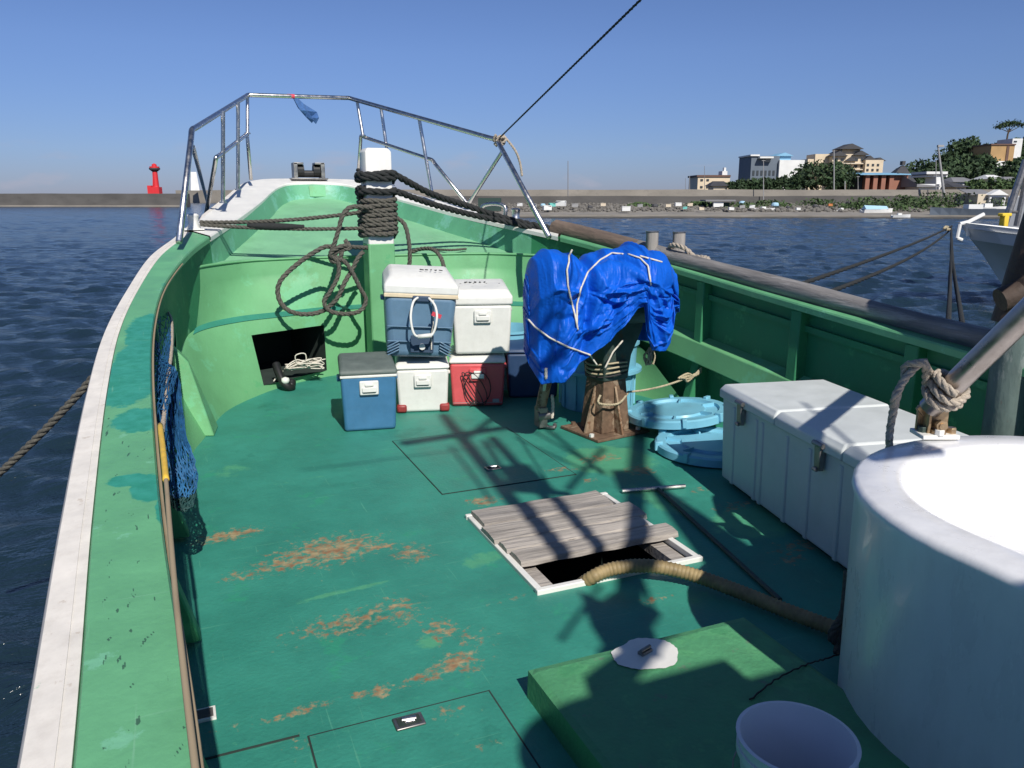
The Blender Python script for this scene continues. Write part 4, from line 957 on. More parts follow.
_tv = [v.co.copy() for v in tp.data.vertices]; _bvh = BVHTree.FromPolygons(_tv, [tuple(p.vertices) for p in tp.data.polygons])
def tc_(l, Y):      # lay the cord on the sheet where it passes over it
    o_ = []
    for a, b in l:
        d_ = ray(a, b).normalized(); h_ = _bvh.ray_cast(EYE, d_)
        o_.append(h_[0]-d_*.008 if h_[0] is not None else PY(a, b, Y))
    return o_
TR_ = thing('tarpaulin_lashing', 'thin white cords tied round the blue tarpaulin and its pedestal', 'cord', (2.5, 4.4, 0))
for l, Yc in [([(569, 262), (567, 270), (568, 285), (571, 300), (575, 315), (578, 330)], 4.43), ([(623, 254), (612, 253), (600, 260), (588, 272), (581, 288), (577, 305), (577, 325)], 4.40), ([(569, 262), (569, 256), (572, 250)], 4.50),
          ([(527, 318), (535, 327), (550, 338), (568, 347), (590, 355), (597, 365)], 4.40), ([(645, 313), (635, 325), (625, 338), (613, 352), (605, 368)], 4.44), ([(628, 254), (640, 258), (648, 266), (651, 285)], 4.36), ([(640, 256), (655, 260), (662, 262)], 4.42)]:
    l2 = []
    for (a0, b0), (a1, b1) in zip(l, l[1:]): l2 += [(a0+(a1-a0)*k/4, b0+(b1-b0)*k/4) for k in range(4)]
    mb = MB(); mb.tube(spline(tc_(l2+[l[-1]], Yc), 2), .006, 6); mb.build('cord', 'rope_white', TR_, smooth=True)
for zz in (.44, .47, .42, .50):
    mb = MB(); mb.tube([(cx+.135*cos(a)*1.05, cy+.135*sin(a)*1.05, zz+.012*sin(2*a+zz*9)) for a in [k*pi/10 for k in range(20)]], .007, 6, closed=True); mb.build('binding', 'rope_tan' if zz > .43 else 'mark', TR_, smooth=True)
mb = MB(); mb.rope(tc_([(546, 368), (546, 378), (544, 390)], 4.7), .010); mb.build('loose_end', 'rope_white', TR_, smooth=True); mb = MB(); mb.rope(tc_([(552, 395), (553, 405), (552, 418)], 4.9), .012); mb.build('loose_end', 'rope_white', TR_, smooth=True)
mb = MB(); k0 = PY(651, 350, 4.45)
for q in range(9): mb.rope(spline([k0+V(rn.uniform(-.02, .03), 0, .02), k0+V(rn.uniform(-.04, .05), rn.uniform(-.03, .03), -.04), k0+V(rn.uniform(-.05, .05), 0, -.10)], 4), .006, n=4)
mb.build('cord_tassel', 'rope_tan', TR_, smooth=True)
# line from pedestal to bulwark
lab_pts = spline([(cx-.12, cy-.14, .30), (cx-.14, cy-.16, .25), (cx, cy-.17, .235), (cx+.15, cy-.05, .27)], 5)+sag((cx+.16, cy-.03, .27), (3.62, 4.9, .30), .03, 12)
ropething('tie_line', 'thin pale line tied from the pedestal across to the starboard ribs', lab_pts, .008, 'rope_tan')
mb = MB()
for q in range(4): mb.rope(spline([(3.38+.02*q, 4.82, .29), (3.48, 4.85, .31-.02*q), (3.56, 4.88, .28), (3.64, 4.9, .30+.01*q)], 5), .009)
tag(mb.build('rope_hank', 'rope_tan', smooth=True), 'short hank of frayed pale rope against the starboard ribs', 'rope')

# ---- light blue fish tubs and lids
def fish_tub(label, c, r, h):
    o = thing('fish_tub', label, 'tub', c, 0, 'light blue plastic fish tubs')
    mb = MB(); mb.lathe(c, [(r*.90, 0), (r*.92, .02), (r*.90, .05), (r*.93, h*.55), (r*1.10, h*.56), (r*1.10, h*.60), (r*.95, h*.61), (r*.97, h*.96), (r*1.03, h*.96), (r*1.03, h), (r*.93, h), (r*.90, h-.1), (r*.88, .04), (.001, .04)], 40); mb.build('shell', 'ltblue', o, smooth=True, auto=35)
    mb = MB()
    for k in range(14):
        a = 2*pi*k/14; p = Vector(c)+V(cos(a)*r*.94, sin(a)*r*.94, h*.28); mb.box(p, (.03, .012, h*.5), rz=a+pi/2)
    mb.build('moulded_rib', 'ltblue', o)
    for sg in (-1, 1):
        a = -2.0+sg*.16; p = Vector(c)+V(cos(a)*r*.97, sin(a)*r*.97, h*.74); mb = MB(); mb.cyl(p, p+V(cos(a), sin(a), 0)*.015, .028, n=12); mb.build('rope_hole', 'dark_hole', o)
    a = -2.0; P_ = [Vector(c)+V(cos(a+t)*(r*1.0+.05*sin((t+.16)/.32*pi)), sin(a+t)*(r+.05*sin((t+.16)/.32*pi)), h*(.74-.3*sin((t+.16)/.32*pi))) for t in [-.16+.32*k/10 for k in range(11)]]
    mb = MB(); mb.tube(P_, .010, 8); mb.build('rope_handle', 'rope_black', o, smooth=True)
    return o
fish_tub('light blue round fish tub with black rope handle just behind the rusty pedestal', (3.0, 5.36, 0), .31, .52)
fish_tub('light blue round fish tub half hidden in shade beneath the tarpaulin', (2.62, 6.30, 0), .27, .50)
def lid(label, c, r, tilt, rz):
    o = thing('tub_lid', label, 'lid', c, 0, 'light blue tub lids')
    M3 = Matrix.Rotation(rz, 3, 'Z') @ Matrix.Rotation(tilt, 3, 'X')
    mb = MB(); mb.lathe(c, [(r, 0), (r, .045), (r*.97, .055), (r*.82, .055), (r*.80, .035), (r*.55, .035), (r*.53, .05), (.001, .05)], 48, M3=M3); mb.build('plate', 'ltblue', o, smooth=True, auto=35)
    for k in range(8):
        a = 2*pi*k/8+.2; mb = MB(); mb.box(Vector(c)+M3 @ V(cos(a)*r*.98, sin(a)*r*.98, .04), (.05, .03, .06), M4=M3 @ Matrix.Rotation(a, 3, 'Z')); mb.build('lug', 'ltblue', o, bevel=.004)
    for k in range(6):
        mb = MB(); a = 2*pi*k/6; mb.box(Vector(c)+M3 @ V(cos(a)*r*.67, sin(a)*r*.67, .045), (r*.26, .012, .03), M4=M3 @ Matrix.Rotation(a, 3, 'Z')); mb.build('moulded_rib', 'ltblue', o)
lid('light blue round tub lid lying on the deck, nearest to the white freezer box', (3.10, 4.02, .012), .36, 0, .3)
lid('light blue round tub lid propped behind the flat one', (3.18, 4.52, .10), .35, R(-5), .9)

# ---- white freezer box
u_ = Vector((-.20, -.98, 0)).normalized(); w_ = Vector((.98, -.20, 0)).normalized(); FC = Vector((2.815, 3.56, 0)); FL = 1.45; FWd = .60; FH = .575
fz = thing('freezer_box', 'long white insulated fish box with three-panel lid by the starboard bulwark', 'fish box', FC)
def fp(a, b, z): return FC+u_*a+w_*b+V(0, 0, z)
mb = MB(); mb.rings([[fp(.02, .0, .03), fp(.02, FWd, .03), fp(FL-.02, FWd, .03), fp(FL-.02, .0, .03)], [fp(0, -.012, FH-.07), fp(0, FWd, FH-.07), fp(FL, FWd, FH-.07), fp(FL, -.012, FH-.07)]]); mb.build('body', 'freezer', fz, bevel=.012, seg=3)
for a in (.11, .36, .42, .66, .86, 1.1, 1.3):
    mb = MB(); mb.rings([[fp(a+.02, -.008, .03), fp(a+.02, .02, .03), fp(a+.05, .02, .03), fp(a+.05, -.008, .03)], [fp(a+.02, -.018, FH-.10), fp(a+.02, .02, FH-.10), fp(a+.05, .02, FH-.10), fp(a+.05, -.018, FH-.10)]]); mb.build('moulded_rib', 'freezer', fz, bevel=.007)
mb = MB(); mb.rings([[fp(.07, .04, 0), fp(.07, FWd-.04, 0), fp(FL-.07, FWd-.04, 0), fp(FL-.07, .04, 0)], [fp(.07, .04, .04), fp(.07, FWd-.04, .04), fp(FL-.07, FWd-.04, .04), fp(FL-.07, .04, .04)]]); mb.build('foot', 'black_rub', fz)
for a, b in ((0, .60), (.605, 1.16), (1.165, FL)):
    mb = MB(); mb.rings([[fp(a-.0, -.035, FH-.075), fp(a, FWd+.02, FH-.075), fp(b, FWd+.02, FH-.075), fp(b, -.035, FH-.075)], [fp(a, -.035, FH-.03), fp(a, FWd+.02, FH-.03), fp(b, FWd+.02, FH-.03), fp(b, -.035, FH-.03)], [fp(a+.012, -.01, FH), fp(a+.012, FWd, FH), fp(b-.012, FWd, FH), fp(b-.012, -.01, FH)]])
    mb.build('lid', 'freezer', fz, bevel=.008)
for a in (.24, .98):
    mb = MB(); mb.rings([[fp(a, -.045, FH-.165), fp(a, -.02, FH-.165), fp(a+.045, -.02, FH-.165), fp(a+.045, -.045, FH-.165)], [fp(a, -.05, FH-.05), fp(a, -.02, FH-.05), fp(a+.045, -.02, FH-.05), fp(a+.045, -.05, FH-.05)]]); la = mb.build('latch', 'dull_steel', fz, bevel=.004)
    mb = MB(); mb.cyl(fp(a-.015, -.045, FH-.045), fp(a+.06, -.045, FH-.045), .012, n=8); mb.cyl(fp(a+.01, -.05, FH-.16), fp(a+.035, -.05, FH-.16), .01, n=8); mb.build('latch_pin', 'dull_steel', la)

# ---- white tub right foreground
TZ = .765; ta = thing('white_tub', 'big white fibreglass tub with a broad rounded rim in the right foreground', 'tub', (2.2, .9, 0))
def rrect(x0, y0, x1, y1, r, z, n=12):
    P_ = []
    for cx_, cy_, a0 in ((x0+r, y0+r, pi), (x1-r, y0+r, 1.5*pi), (x1-r, y1-r, 0), (x0+r, y1-r, .5*pi)):
        for k in range(n+1): a = a0+pi/2*k/n; P_.append(Vector((cx_+r*cos(a), cy_+r*sin(a), z)))
    return P_
X0, Y0, X1, Y1 = 1.685, -.1, 3.05, 1.94
def rr2(i, z, r=.66): return rrect(X0+i, Y0+i, X1-i, Y1-i, max(.05, r-i), z)
mb = MB(); mb.rings([rr2(.025, 0), rr2(.02, .3), rr2(.015, TZ-.06), rr2(.004, TZ-.028), rr2(0.006, TZ-.010), rr2(.022, TZ), rr2(.125, TZ+.002), rr2(.14, TZ-.004), rr2(.15, TZ-.02), rr2(.145, TZ-.10), rr2(.17, TZ-.20)], False, True)
mb.build('shell', 'tub', ta, smooth=True, auto=60)
# bracket and strut
B0 = PZ(934, 437, TZ); 
sb = thing('steel_strut', 'stainless pipe strut bolted to the rim of the white tub', 'strut', B0)
Q0 = PD(937, 402, 1.62+.62); 
fwB = B0.x*sin(YAW)+B0.y*cos(YAW)
mb = MB(); S0 = PD(930, 408, fwB); S1 = PD(1030, 310, fwB-.26); S2 = S0+(S1-S0)*1.7
mb.tube([S0, S2-(S2-S0).normalized()*.12]+spline([S2-(S2-S0).normalized()*.11, S2, S2+V(.10, .12, .05)], 5)+[V(3.95, 2.2, 1.75)], .040, 20); mb.build('pipe', 'strut_steel', sb, smooth=True, auto=40)
mb = MB(); mb.box(B0+V(0, 0, .012), (.13, .10, .016), rz=-YAW); mb.build('flange', 'cap_white', sb, bevel=.003)
mb = MB(); mb.box(B0+V(.005, .0, .055), (.075, .010, .085), rz=-YAW); mb.box(B0+V(.0, .03, .06), (.09, .012, .10), rz=-YAW); mb.box(B0+V(-.028, .015, .06), (.012, .05, .10), rz=-YAW)
mb.box(B0+V(.0, .02, .10), (.085, .012, .085), M4=Matrix.Rotation(-YAW, 3, 'Z') @ Matrix.Rotation(R(45), 3, 'Y')); mb.build('clevis', 'bolt', sb, bevel=.003)
cR = V(cos(YAW), -sin(YAW), 0); cF = V(sin(YAW), cos(YAW), 0)
mb = MB(); mb.cyl(B0-cF*.05+V(0, 0, .052), B0+cF*.03+V(0, 0, .052), .012, n=12); mb.cyl(B0-cF*.045+V(0, 0, .052), B0-cF*.03+V(0, 0, .052), .022, n=6); mb.cyl(B0-cF*.02+V(0, 0, .02), B0-cF*.02+V(0, 0, .034), .026, n=16); mb.build('pivot_bolt', 'bolt', sb, smooth=True, auto=40)
for dx, dy, m_ in ((-.005, -.04, 'cap_white'), (.05, -.015, 'bolt'), (-.045, .0, 'dark_machine'), (.03, .03, 'dark_machine')):
    mb = MB(); c_ = B0+cR*dx+cF*dy; mb.cyl(c_+V(0, 0, .018), c_+V(0, 0, .04), .017, n=6); mb.build('bolt', m_, sb, bevel=.002)
# thick pale rope round the strut
ax = (S1-S0).normalized(); o1 = ax.orthogonal().normalized(); o2 = ax.cross(o1); P_ = []
cen = S0+ax*.045
for k in range(46):
    a = 2*pi*k/18; P_.append(cen+ax*(.002*k)+(o1*cos(a)+o2*sin(a))*(.058+.006*sin(k)))
hang = [PD(915, 368, fwB-.05), PD(901, 385, fwB-.06), PD(895, 405, fwB-.06), PD(890, 430, fwB-.05), PD(889, 452, fwB-.03)]
hang2 = [PD(905, 366, fwB-.03), PD(904, 380, fwB-.04), PD(895, 396, fwB-.08), PD(892, 415, fwB-.04), PD(889, 440, fwB-.06)]
mb = MB(); mb.rope(spline(P_, 2), .0145, n=8); mb.rope(spline([P_[3], PD(925, 362, fwB-.06)]+hang, 8), .0135, n=7)
mb.rope(spline([P_[20], PD(922, 364, fwB-.07)]+hang2, 8), .0125, n=7)
tag(mb.build('hanging_rope', 'rope_pale', smooth=True), 'thick pale rope knotted round the steel strut and hanging over the tub', 'rope')

# ---- white bucket, cable
bc = PZ(786, 735, .36); bc = Vector((1.245, 1.235, .105))
bk_ = thing('bucket', 'white plastic bucket on the raised hatch beside the big tub', 'bucket', bc)
mb = MB(); h_ = .27; r0 = .135
mb.lathe(bc, [(.10, 0), (.105, .004), (r0-.008, h_-.05), (r0, h_-.048), (r0, h_-.03), (r0-.005, h_-.03), (r0-.003, h_-.006), (r0+.003, h_), (r0-.006, h_+.001), (r0-.010, h_-.01), (.098, .008), (.001, .008)], 48); mb.build('body', 'bucket', bk_, smooth=True, auto=35)
mb = MB(); mb.tube([bc+V((r0+.004)*cos(a), (r0+.004)*sin(a), h_-.055-.05*abs(cos(a+.6))) for a in [k*pi/16-.6 for k in range(17)]], .002, 6); mb.build('bail', 'dull_steel', bk_)
ropething('power_cable', 'thin black cable looping from the bucket to the tub', spline([PZ(750, 700, .11), PZ(775, 680, .115), PZ(805, 665, .11), PZ(828, 658, .06), PZ(850, 650, .05)], 8), .005, 'black_rub', 'cable', strands=1, step=.02)
mb = MB(); kk = PZ(838, 648, .06)
for q in range(5): mb.rope(spline([kk+V(rn.uniform(-.05, .05), rn.uniform(-.03, .03), 0), kk+V(rn.uniform(-.05, .05), 0, .05), kk+V(.03, .02, .13), kk+V(.07, .06, .25)], 5), .012)
tag(mb.build('rope_bunch', 'rope_dark', smooth=True), 'bunch of dark rope hanging at the foot of the white tub', 'rope')

# ---- landing net on the port side
ln = thing('landing_net', 'blue landing net with a long wooden handle hung inside the port bulwark', 'landing net', (-.03, 3.5, .8))
A0 = PZ(165, 312, .84); hoop = [PZ(158, 432, .80), PZ(149, 400, .80), PZ(147, 360, .82), PZ(152, 325, .84), PZ(162, 309, .84), PZ(171, 318, .80), PZ(172, 345, .76), PZ(168, 380, .76), PZ(165, 410, .78), PZ(162, 432, .82)]
hs = spline(hoop, 8); mb = MB(); mb.rope(hs, .009, n=5); mb.build('hoop', 'rope_pale', ln, smooth=True)
# bag: from the hoop to a hanging toe
mb = MB(); mb2 = MB(); n = 44; L0 = resample(hs, sum((b-a).length for a, b in zip(hs, hs[1:]))/n)[:n]
c1 = sum(L0, Vector())/len(L0); rg = []
toe = [PZ(178, 470, .45), PZ(184, 495, .38), PZ(180, 520, .36)]
for k in range(34):
    t_ = k/33; row = []
    if t_ < .3: cc = c1.lerp(c1+V(.03, -.15, -.04), t_/.3)
    else: cc = spline([c1+V(.03, -.15, -.04), PZ(172, 432, .62), PZ(180, 468, .50), PZ(182, 492, .42), PZ(183, 506, .38)], 20)[min(80, int((t_-.3)/.7*80))]
    rr_ = interp([(0, .04), (.45, .05), (.7, .06), (.9, .045), (1, .02)], t_); bl = min(1, t_/.35)
    for i, p in enumerate(L0):
        a_ = 2*pi*i/n; circ = V(cos(a_)*rr_, sin(a_)*rr_*1.4, sin(a_)*rr_*.4)
        row.append(cc+(p-c1)*(1-bl)+circ*bl+V(rn.uniform(-1, 1), rn.uniform(-1, 1), rn.uniform(-1, 1))*.006)
    rg.append(row)
def wire(rg, a, b, r):
    mb = MB()
    for k in range(a, b):
        for i in range(n):
            j = (i+1) % n; q_ = rg[k][i]; s_ = rg[min(k+1, 33)][(i+(k % 2)) % n]; s2_ = rg[min(k+1, 33)][(i-1+(k % 2)) % n]
            for e in (s_, s2_):
                if (e-q_).length > 1e-4: mb.cyl(q_, e, r, n=3, caps=False)
    return mb
wire(rg, 0, 26, .0024).build('net_bag', 'net', ln); wire(rg, 26, 33, .0024).build('net_toe', 'net_dark', ln)
hd = [PZ(160, 425, .845), PZ(163, 450, .838), PZ(166, 480, .825), PZ(170, 530, .81), PZ(176, 600, .795), PZ(186, 690, .775), PZ(198, 790, .76)]
mb = MB(); mb.tube(spline(hd, 6), .0062, 8); mb.build('handle', 'bamboo', ln, smooth=True)
mb = MB(); mb.tube(spline([p+V(0, 0, .0) for p in hd[:3]], 6), .009, 8); mb.build('tape_grip', 'yellow', ln, smooth=True)

# ---- mooring rope to port side outside
ropething('mooring_line', 'dark mooring line rising from the water to the port side', sag(PD(-60, 520, 4.0), (-.33, 4.4, .80), .05, 20), .02, 'rope_dark')

# ---- weathered post at the right edge
gp = thing('davit_post', 'weathered grey-green davit post at the right edge, rusty pipe rising from it', 'davit', (3.5, 2.5, 0))
b0 = PD(1008, 425, 3.75); b1 = PD(1020, 300, 3.75)
mb = MB(); mb.cyl((b0.x, b0.y, 0.01), b0+(b1-b0)*.9, 0.105, .09, 14); mb.build('lower_tube', mat('flaking_paint', (.10, .14, .13), .8, var=.3, scale=9, bump=.5, stretch=(1, 1, .4), spots=[((.20, .23, .22), 7, .57, .8), ((.10, .05, .03), 10, .6, .7)]), gp, smooth=True, auto=40)
mb = MB(); b2 = PD(1012, 300, 3.75); mb.cyl(PD(1018, 325, 3.75), PD(1075, 140, 3.75), .115, .11, 14); mb.cyl(PD(1000, 300, 3.7), PD(1020, 292, 3.7), .055, n=12); mb.build('upper_tube', mat('rusted_dark', (.065, .045, .035), .75, .3, var=.4, scale=8, bump=.6), gp, smooth=True, auto=40)

# ================================================================ NEIGHBOURING BOAT
nb = thing('moored_boat', 'white-decked fishing boat with grey hull moored off the starboard side', 'fishing boat', W(14, 19, WATER))
bt = Vector(PD(958, 222, 20.0)); aft = (cR*.93-cF*.38).normalized(); sidev = Vector((aft.y, -aft.x, 0))
if sidev.dot(cF) > 0: sidev = -sidev    # towards us
def hullrow(s):
    half = interp([(0, .05), (.6, .7), (1.5, 1.2), (3, 1.55), (10, 1.6)], s); z = bt.z-.028*s*5+.012*s*s
    z = bt.z+interp([(0, 0), (2, -.22), (4, -.38), (10, -.5)], s)
    k = interp([(0, .0), (1.2, .35), (4, .7), (10, .85)], s); row = []
    for sg, zz, f_ in ((1, z, 1), (1, z-.42, .96), (1, z-.8, .96*k+.1*(1-k)), (1, WATER-.2, max(.0, k-.25)), (-1, WATER-.2, max(.0, k-.25)), (-1, z-.8, .96*k+.1*(1-k)), (-1, z-.42, .96), (-1, z, 1)):
        fwd = interp([(bt.z-2, 1.6), (bt.z, 0)], zz)
        row.append(Vector((bt.x, bt.y, 0))+aft*(s+fwd*max(0, 1-s/3))+sidev*sg*half*f_+V(0, 0, zz))
    return row
rows_ = [hullrow(s) for s in [0, .3, .6, 1, 1.5, 2, 3, 4, 6, 8, 10]]
mb = MB(); mb.rings([r_[1:7] for r_ in rows_], closed=False); mb.build('hull', 'hullgrey', nb, smooth=True)
mb = MB(); mb.rings([r_[0:2]+[r_[1]+sidev*-.06, r_[0]+sidev*-.06] for r_ in rows_]); mb.rings([r_[6:8]+[r_[7]+sidev*.06, r_[6]+sidev*.06] for r_ in rows_]); mb.build('bulwark', 'bwhite', nb)
mb = MB(); mb.rings([[r_[0]+V(0, 0, -.12), r_[7]+V(0, 0, -.12)] for r_ in rows_], closed=False); mb.build('deck', 'bwhite', nb)
mb = MB()
for a, b in (((957, 238), (960, 224)), ((960, 224), (968, 222)), ((968, 236), (968, 222)), ((957, 238), (962, 240)), ((968, 222), (984, 214))): mb.cyl(PD(*a, 19.8), PD(*b, 19.8), .045, n=8)
mb.build('anchor_davit', 'bwhite', nb)
mb = MB(); q = PD(1004, 221, 21); mb.box(q, (.16, .16, .3)); mb.box(q+V(0, 0, .16), (.34, .16, .08)); mb.build('winch', 'yel', nb, bevel=.02)
mb = MB(); mb.cyl(PD(1004, 226, 22), PD(1026, 160, 22), .09, n=8); mb.cyl(PD(1016, 226, 22), PD(1030, 160, 22), .07, n=6); mb.cyl(PD(1008, 212, 22), PD(1018, 212, 22), .04, n=6); mb.build('mast', 'dull_steel', nb)
mb = MB(); mb.box(PD(1062, 214, 23), (2.0, 2.2, 1.0), rz=.3); mb.build('cabin', 'bwhite', nb, bevel=.05)
def log_y(px):      # where along the starboard log that column of the photograph meets it
    best = None
    for k in range(400):
        y = 2.0+k*.01; p = Vector((inner_x(y, True)+.19, y, zs(y)+.02))-EYE
        lat = cos(YAW)*p.x-sin(YAW)*p.y; fw = sin(YAW)*p.x+cos(YAW)*p.y; zc = fw*cos(PITCH)-p.z*sin(PITCH); e = abs(512+F*lat/zc-px)
        if best is None or e < best[0]: best = (e, y)
    return best[1]
starlog = lambda y: Vector((inner_x(y, True)+.19, y, zs(y)+.02))
ropething('mooring_line', 'upper mooring line from the neighbouring bow to the starboard log rail', sag(PD(952, 226, 19.8), starlog(log_y(778))-V(0,0,.03), .05, 30), .020, 'rope_black', strands=3, step=.06)
ropething('mooring_line', 'lower mooring line from the neighbouring bow to the starboard log rail', sag(PD(950, 230, 19.8), starlog(log_y(808))-V(0,0,.03), .12, 30), .020, 'rope_black', strands=3, step=.06)
mb = MB(); kq = Vector(PD(952, 226, 19.8)).lerp(starlog(log_y(778)), .10)-V(0, 0, .02)
for q in range(5): mb.rope(spline([kq+V(rn.uniform(-.12, .12), 0, rn.uniform(-.05, .05)) for _ in range(4)], 4), .025, n=4, step=.04)
tag(mb.build('rope_knot', 'rope_tan', smooth=True), 'pale knot halfway along the mooring lines near the neighbouring bow', 'rope knot')
ropething('hanging_line', 'black line hanging from the neighbouring bow, left strand of the pair', [PD(951, 228, 19.6), PD(951, 262, 9), Vector(starlog(log_y(942)))+V(.05, 0, 0)], .017, 'rope_black', step=.08)
ropething('hanging_line', 'black line hanging from the neighbouring bow, right strand of the pair', [PD(951.5, 228, 19.6), PD(952.5, 262, 9), Vector(starlog(log_y(957)))+V(.05, 0, 0)], .017, 'rope_black', step=.08)

# ================================================================ FAR SHORE
def L(px, fw): return (px-512)*fw/F*.9735
def gz(py, fw): return PD(512, py, fw).z
def wallseg(name, label, x0, x1, fw0, fw1, z0, z1, th, m, cat, part=None):
    a = W(L(x0, fw0), fw0); b = W(L(x1, fw1), fw1); mb = MB()
    n = 40; rg = []
    for k in range(n+1):
        p = a.lerp(b, k/n); j = .08*noise.noise(Vector((k*.7, z1, 0)))
        rg.append([p+V(0, 0, z0), p+V(0, 0, z1+j), p+cF*th+V(0, 0, z1+j), p+cF*th+V(0, 0, z0)])
    mb.rings(rg); o = mb.build(name, m)
    return tag(o, label, cat)
wallseg('breakwater', 'low dark concrete breakwater across the left horizon carrying the red light tower', -500, 182, 215, 208, WATER-.5, gz(193.6, 211), 5, 'concrete_d', 'breakwater')
wallseg('breakwater_footing', 'narrow pale footing at the waterline of the dark left breakwater', -500, 182, 213, 206, WATER-.5, WATER+.30, 2, 'concrete', 'breakwater footing')
wallseg('outer_breakwater', 'paler outer breakwater behind the end of the dark one, under the white light tower', 176, 420, 330, 300, WATER-.5, gz(190, 315), 6, 'concrete', 'breakwater')
wallseg('sea_wall', 'long tan concrete sea wall behind the far quay', 360, 1200, 132, 128, -.8, gz(189.6, 130), 1.2, 'concrete', 'sea wall')
wallseg('parapet_footing', 'darker lower course of the long sea wall behind the quay', 360, 1200, 130.8, 126.8, -.8, gz(196, 129), 1.1, 'concrete_d', 'wall')
# quay apron and shore ground
mb = MB(); mb.rings([[W(L(380, 100), 100, WATER-.5), W(L(380, 100), 100, gz(214.6, 100)), W(L(380, 100), 107, gz(213, 107)), W(L(380, 100), 131, gz(204, 131))], [W(L(1300, 100), 98, WATER-.5), W(L(1300, 100), 98, gz(215.5, 100)), W(L(1300, 100), 106, gz(213.4, 107)), W(L(1300, 100), 130, gz(204, 131))]], closed=False)
tag(mb.build('quay', 'apron'), 'low concrete quay along the far shore', 'quay', kind='structure')
wallseg('quay_edge', 'dark weedy quay edge at the far waterline', 380, 1300, 99.9, 97.9, WATER-.4, gz(216.4, 100), .3, 'concrete_d', 'quay edge')
mb = MB(); nx, ny = 60, 16; rg = []
for j in range(ny+1):
    row = []
    for i in range(nx+1):
        px = 690+i*(620/nx); fw = 133+j*16; hill = 0
        base = 1.3+.0*j
        dx = (px-1010)/75; dj = (fw-285)/70
        hh = 7*exp(-dx*dx*.9-dj*dj) + 7*exp(-((px-1130)/80)**2-((fw-260)/70)**2)
        row.append(W(L(px, fw), fw, base+hh+noise.noise(Vector((px*.05, fw*.05, 0)))*.6*(1 if j else 0)))
    rg.append(row)
mb.rings(rg, closed=False); tag(mb.build('hill', 'soil', smooth=True), 'wooded hill and shore ground behind the sea wall', 'hill', kind='structure')
# rubble stuff on the shore
rn = random.Random(11); mb = MB()
for k in range(2600):
    px = rn.uniform(440, 1010); t_ = rn.random(); fw = 109+t_*21; z = gz(213, 107)+(gz(204, 131)-gz(213, 107))*(fw-107)/24
    s = rn.uniform(.08, .36)*(1 if px < 720 else 1.2); c_ = W(L(px, fw), fw, z+s*.3)
    mb.lathe(c_, [(.001, -s*.6), (s*.8, -s*.3), (s, s*.1), (s*.5, s*.6), (.001, s*.7)], rn.choice((4, 5, 6)), M3=Matrix.Rotation(rn.uniform(0, 6), 3, 'Z') @ Matrix.Rotation(rn.uniform(-.5, .5), 3, 'X'))
tag(mb.build('rubble', 'rocks'), 'pale rubble and boulders heaped along the far quay', 'rubble', kind='stuff')
mb = MB()
def leafcard(mb, c, s, rn):
    a = Vector((rn.gauss(0, 1), rn.gauss(0, 1), rn.gauss(0, 1)+.4)).normalized(); u = a.orthogonal().normalized(); v = a.cross(u)
    i = len(mb.v); mb.v += [tuple(c+u*s), tuple(c-u*s*.6+v*s*.8), tuple(c-u*s*.5-v*s*.8)]; mb.f.append([i, i+1, i+2])
for cxp, w_p, h_p, fw in [(770, 25, 1.0, 122), (740, 18, .8, 120), (820, 20, 1.2, 124), (870, 30, 1.5, 122), (905, 25, 1.8, 120), (935, 22, 2.3, 122), (960, 30, 2.2, 121), (990, 20, 1.5, 118), (700, 15, .7, 124), (640, 12, .5, 125), (855, 18, 1.0, 116), (920, 25, 1.6, 116), (885, 30, 1.1, 113)]:
    for k in range(500):
        a = rn.gauss(0, .45); b = rn.random()**1.5; z0 = gz(213, 107)+(gz(204, 131)-gz(213, 107))*(fw-107)/24
        leafcard(mb, W(L(cxp, fw)+a*w_p*.155, fw+rn.gauss(0, 2), z0+b*h_p*max(.3, 1-a*a)), rn.uniform(.12, .3), rn)
tag(mb.build('undergrowth', 'leaf2'), 'green scrub growing over the bank below the sea wall', 'undergrowth', kind='stuff')

# trees
def tree_parts(seed, h, wd, dense=700, lobes=9, flat=1.0, leafsize=.45, tr=.35):
    rn = random.Random(seed); tk = MB(); tk.cyl((0, 0, -.5), (0, 0, h*.55), .035*h, .018*h, 7); ls = []
    for k in range(lobes):
        a = rn.uniform(0, 6.28); r_ = rn.uniform(.1, .42)*wd; z = h*(tr+(1-tr)*rn.uniform(.15, .88)); z = z if r_ < .25*wd else min(z, h*.8)
        c = Vector((cos(a)*r_, sin(a)*r_, z)); ls.append((c, rn.uniform(.20, .34)*wd)); tk.cyl((0, 0, h*rn.uniform(.25, .5)), c, .014*h, .005*h, 5)
    cr = MB()
    for k in range(dense):
        c, r_ = rn.choice(ls); d = Vector((rn.gauss(0, 1), rn.gauss(0, 1), rn.gauss(0, 1))).normalized()*r_*rn.uniform(.55, 1.05); d.z *= .7*flat
        leafcard(cr, c+d, leafsize*rn.uniform(.6, 1.3), rn)
    return tk, cr
def mktree(name, label, p, h, wd, seed, group, leaf='leaf', **k):
    o = thing(name, label, 'tree', p, rnt.uniform(0, 6), group); tk, cr = tree_parts(seed, h, wd, **k)
    Mx = Matrix.LocRotScale(o.location, o.rotation_euler, None)
    for m_ in (tk, cr): m_.v = [tuple(Mx @ Vector(q)) for q in m_.v]
    tk.build('trunk', 'bark', o); cr.build('crown', leaf, o); return o
rnt = random.Random(21)
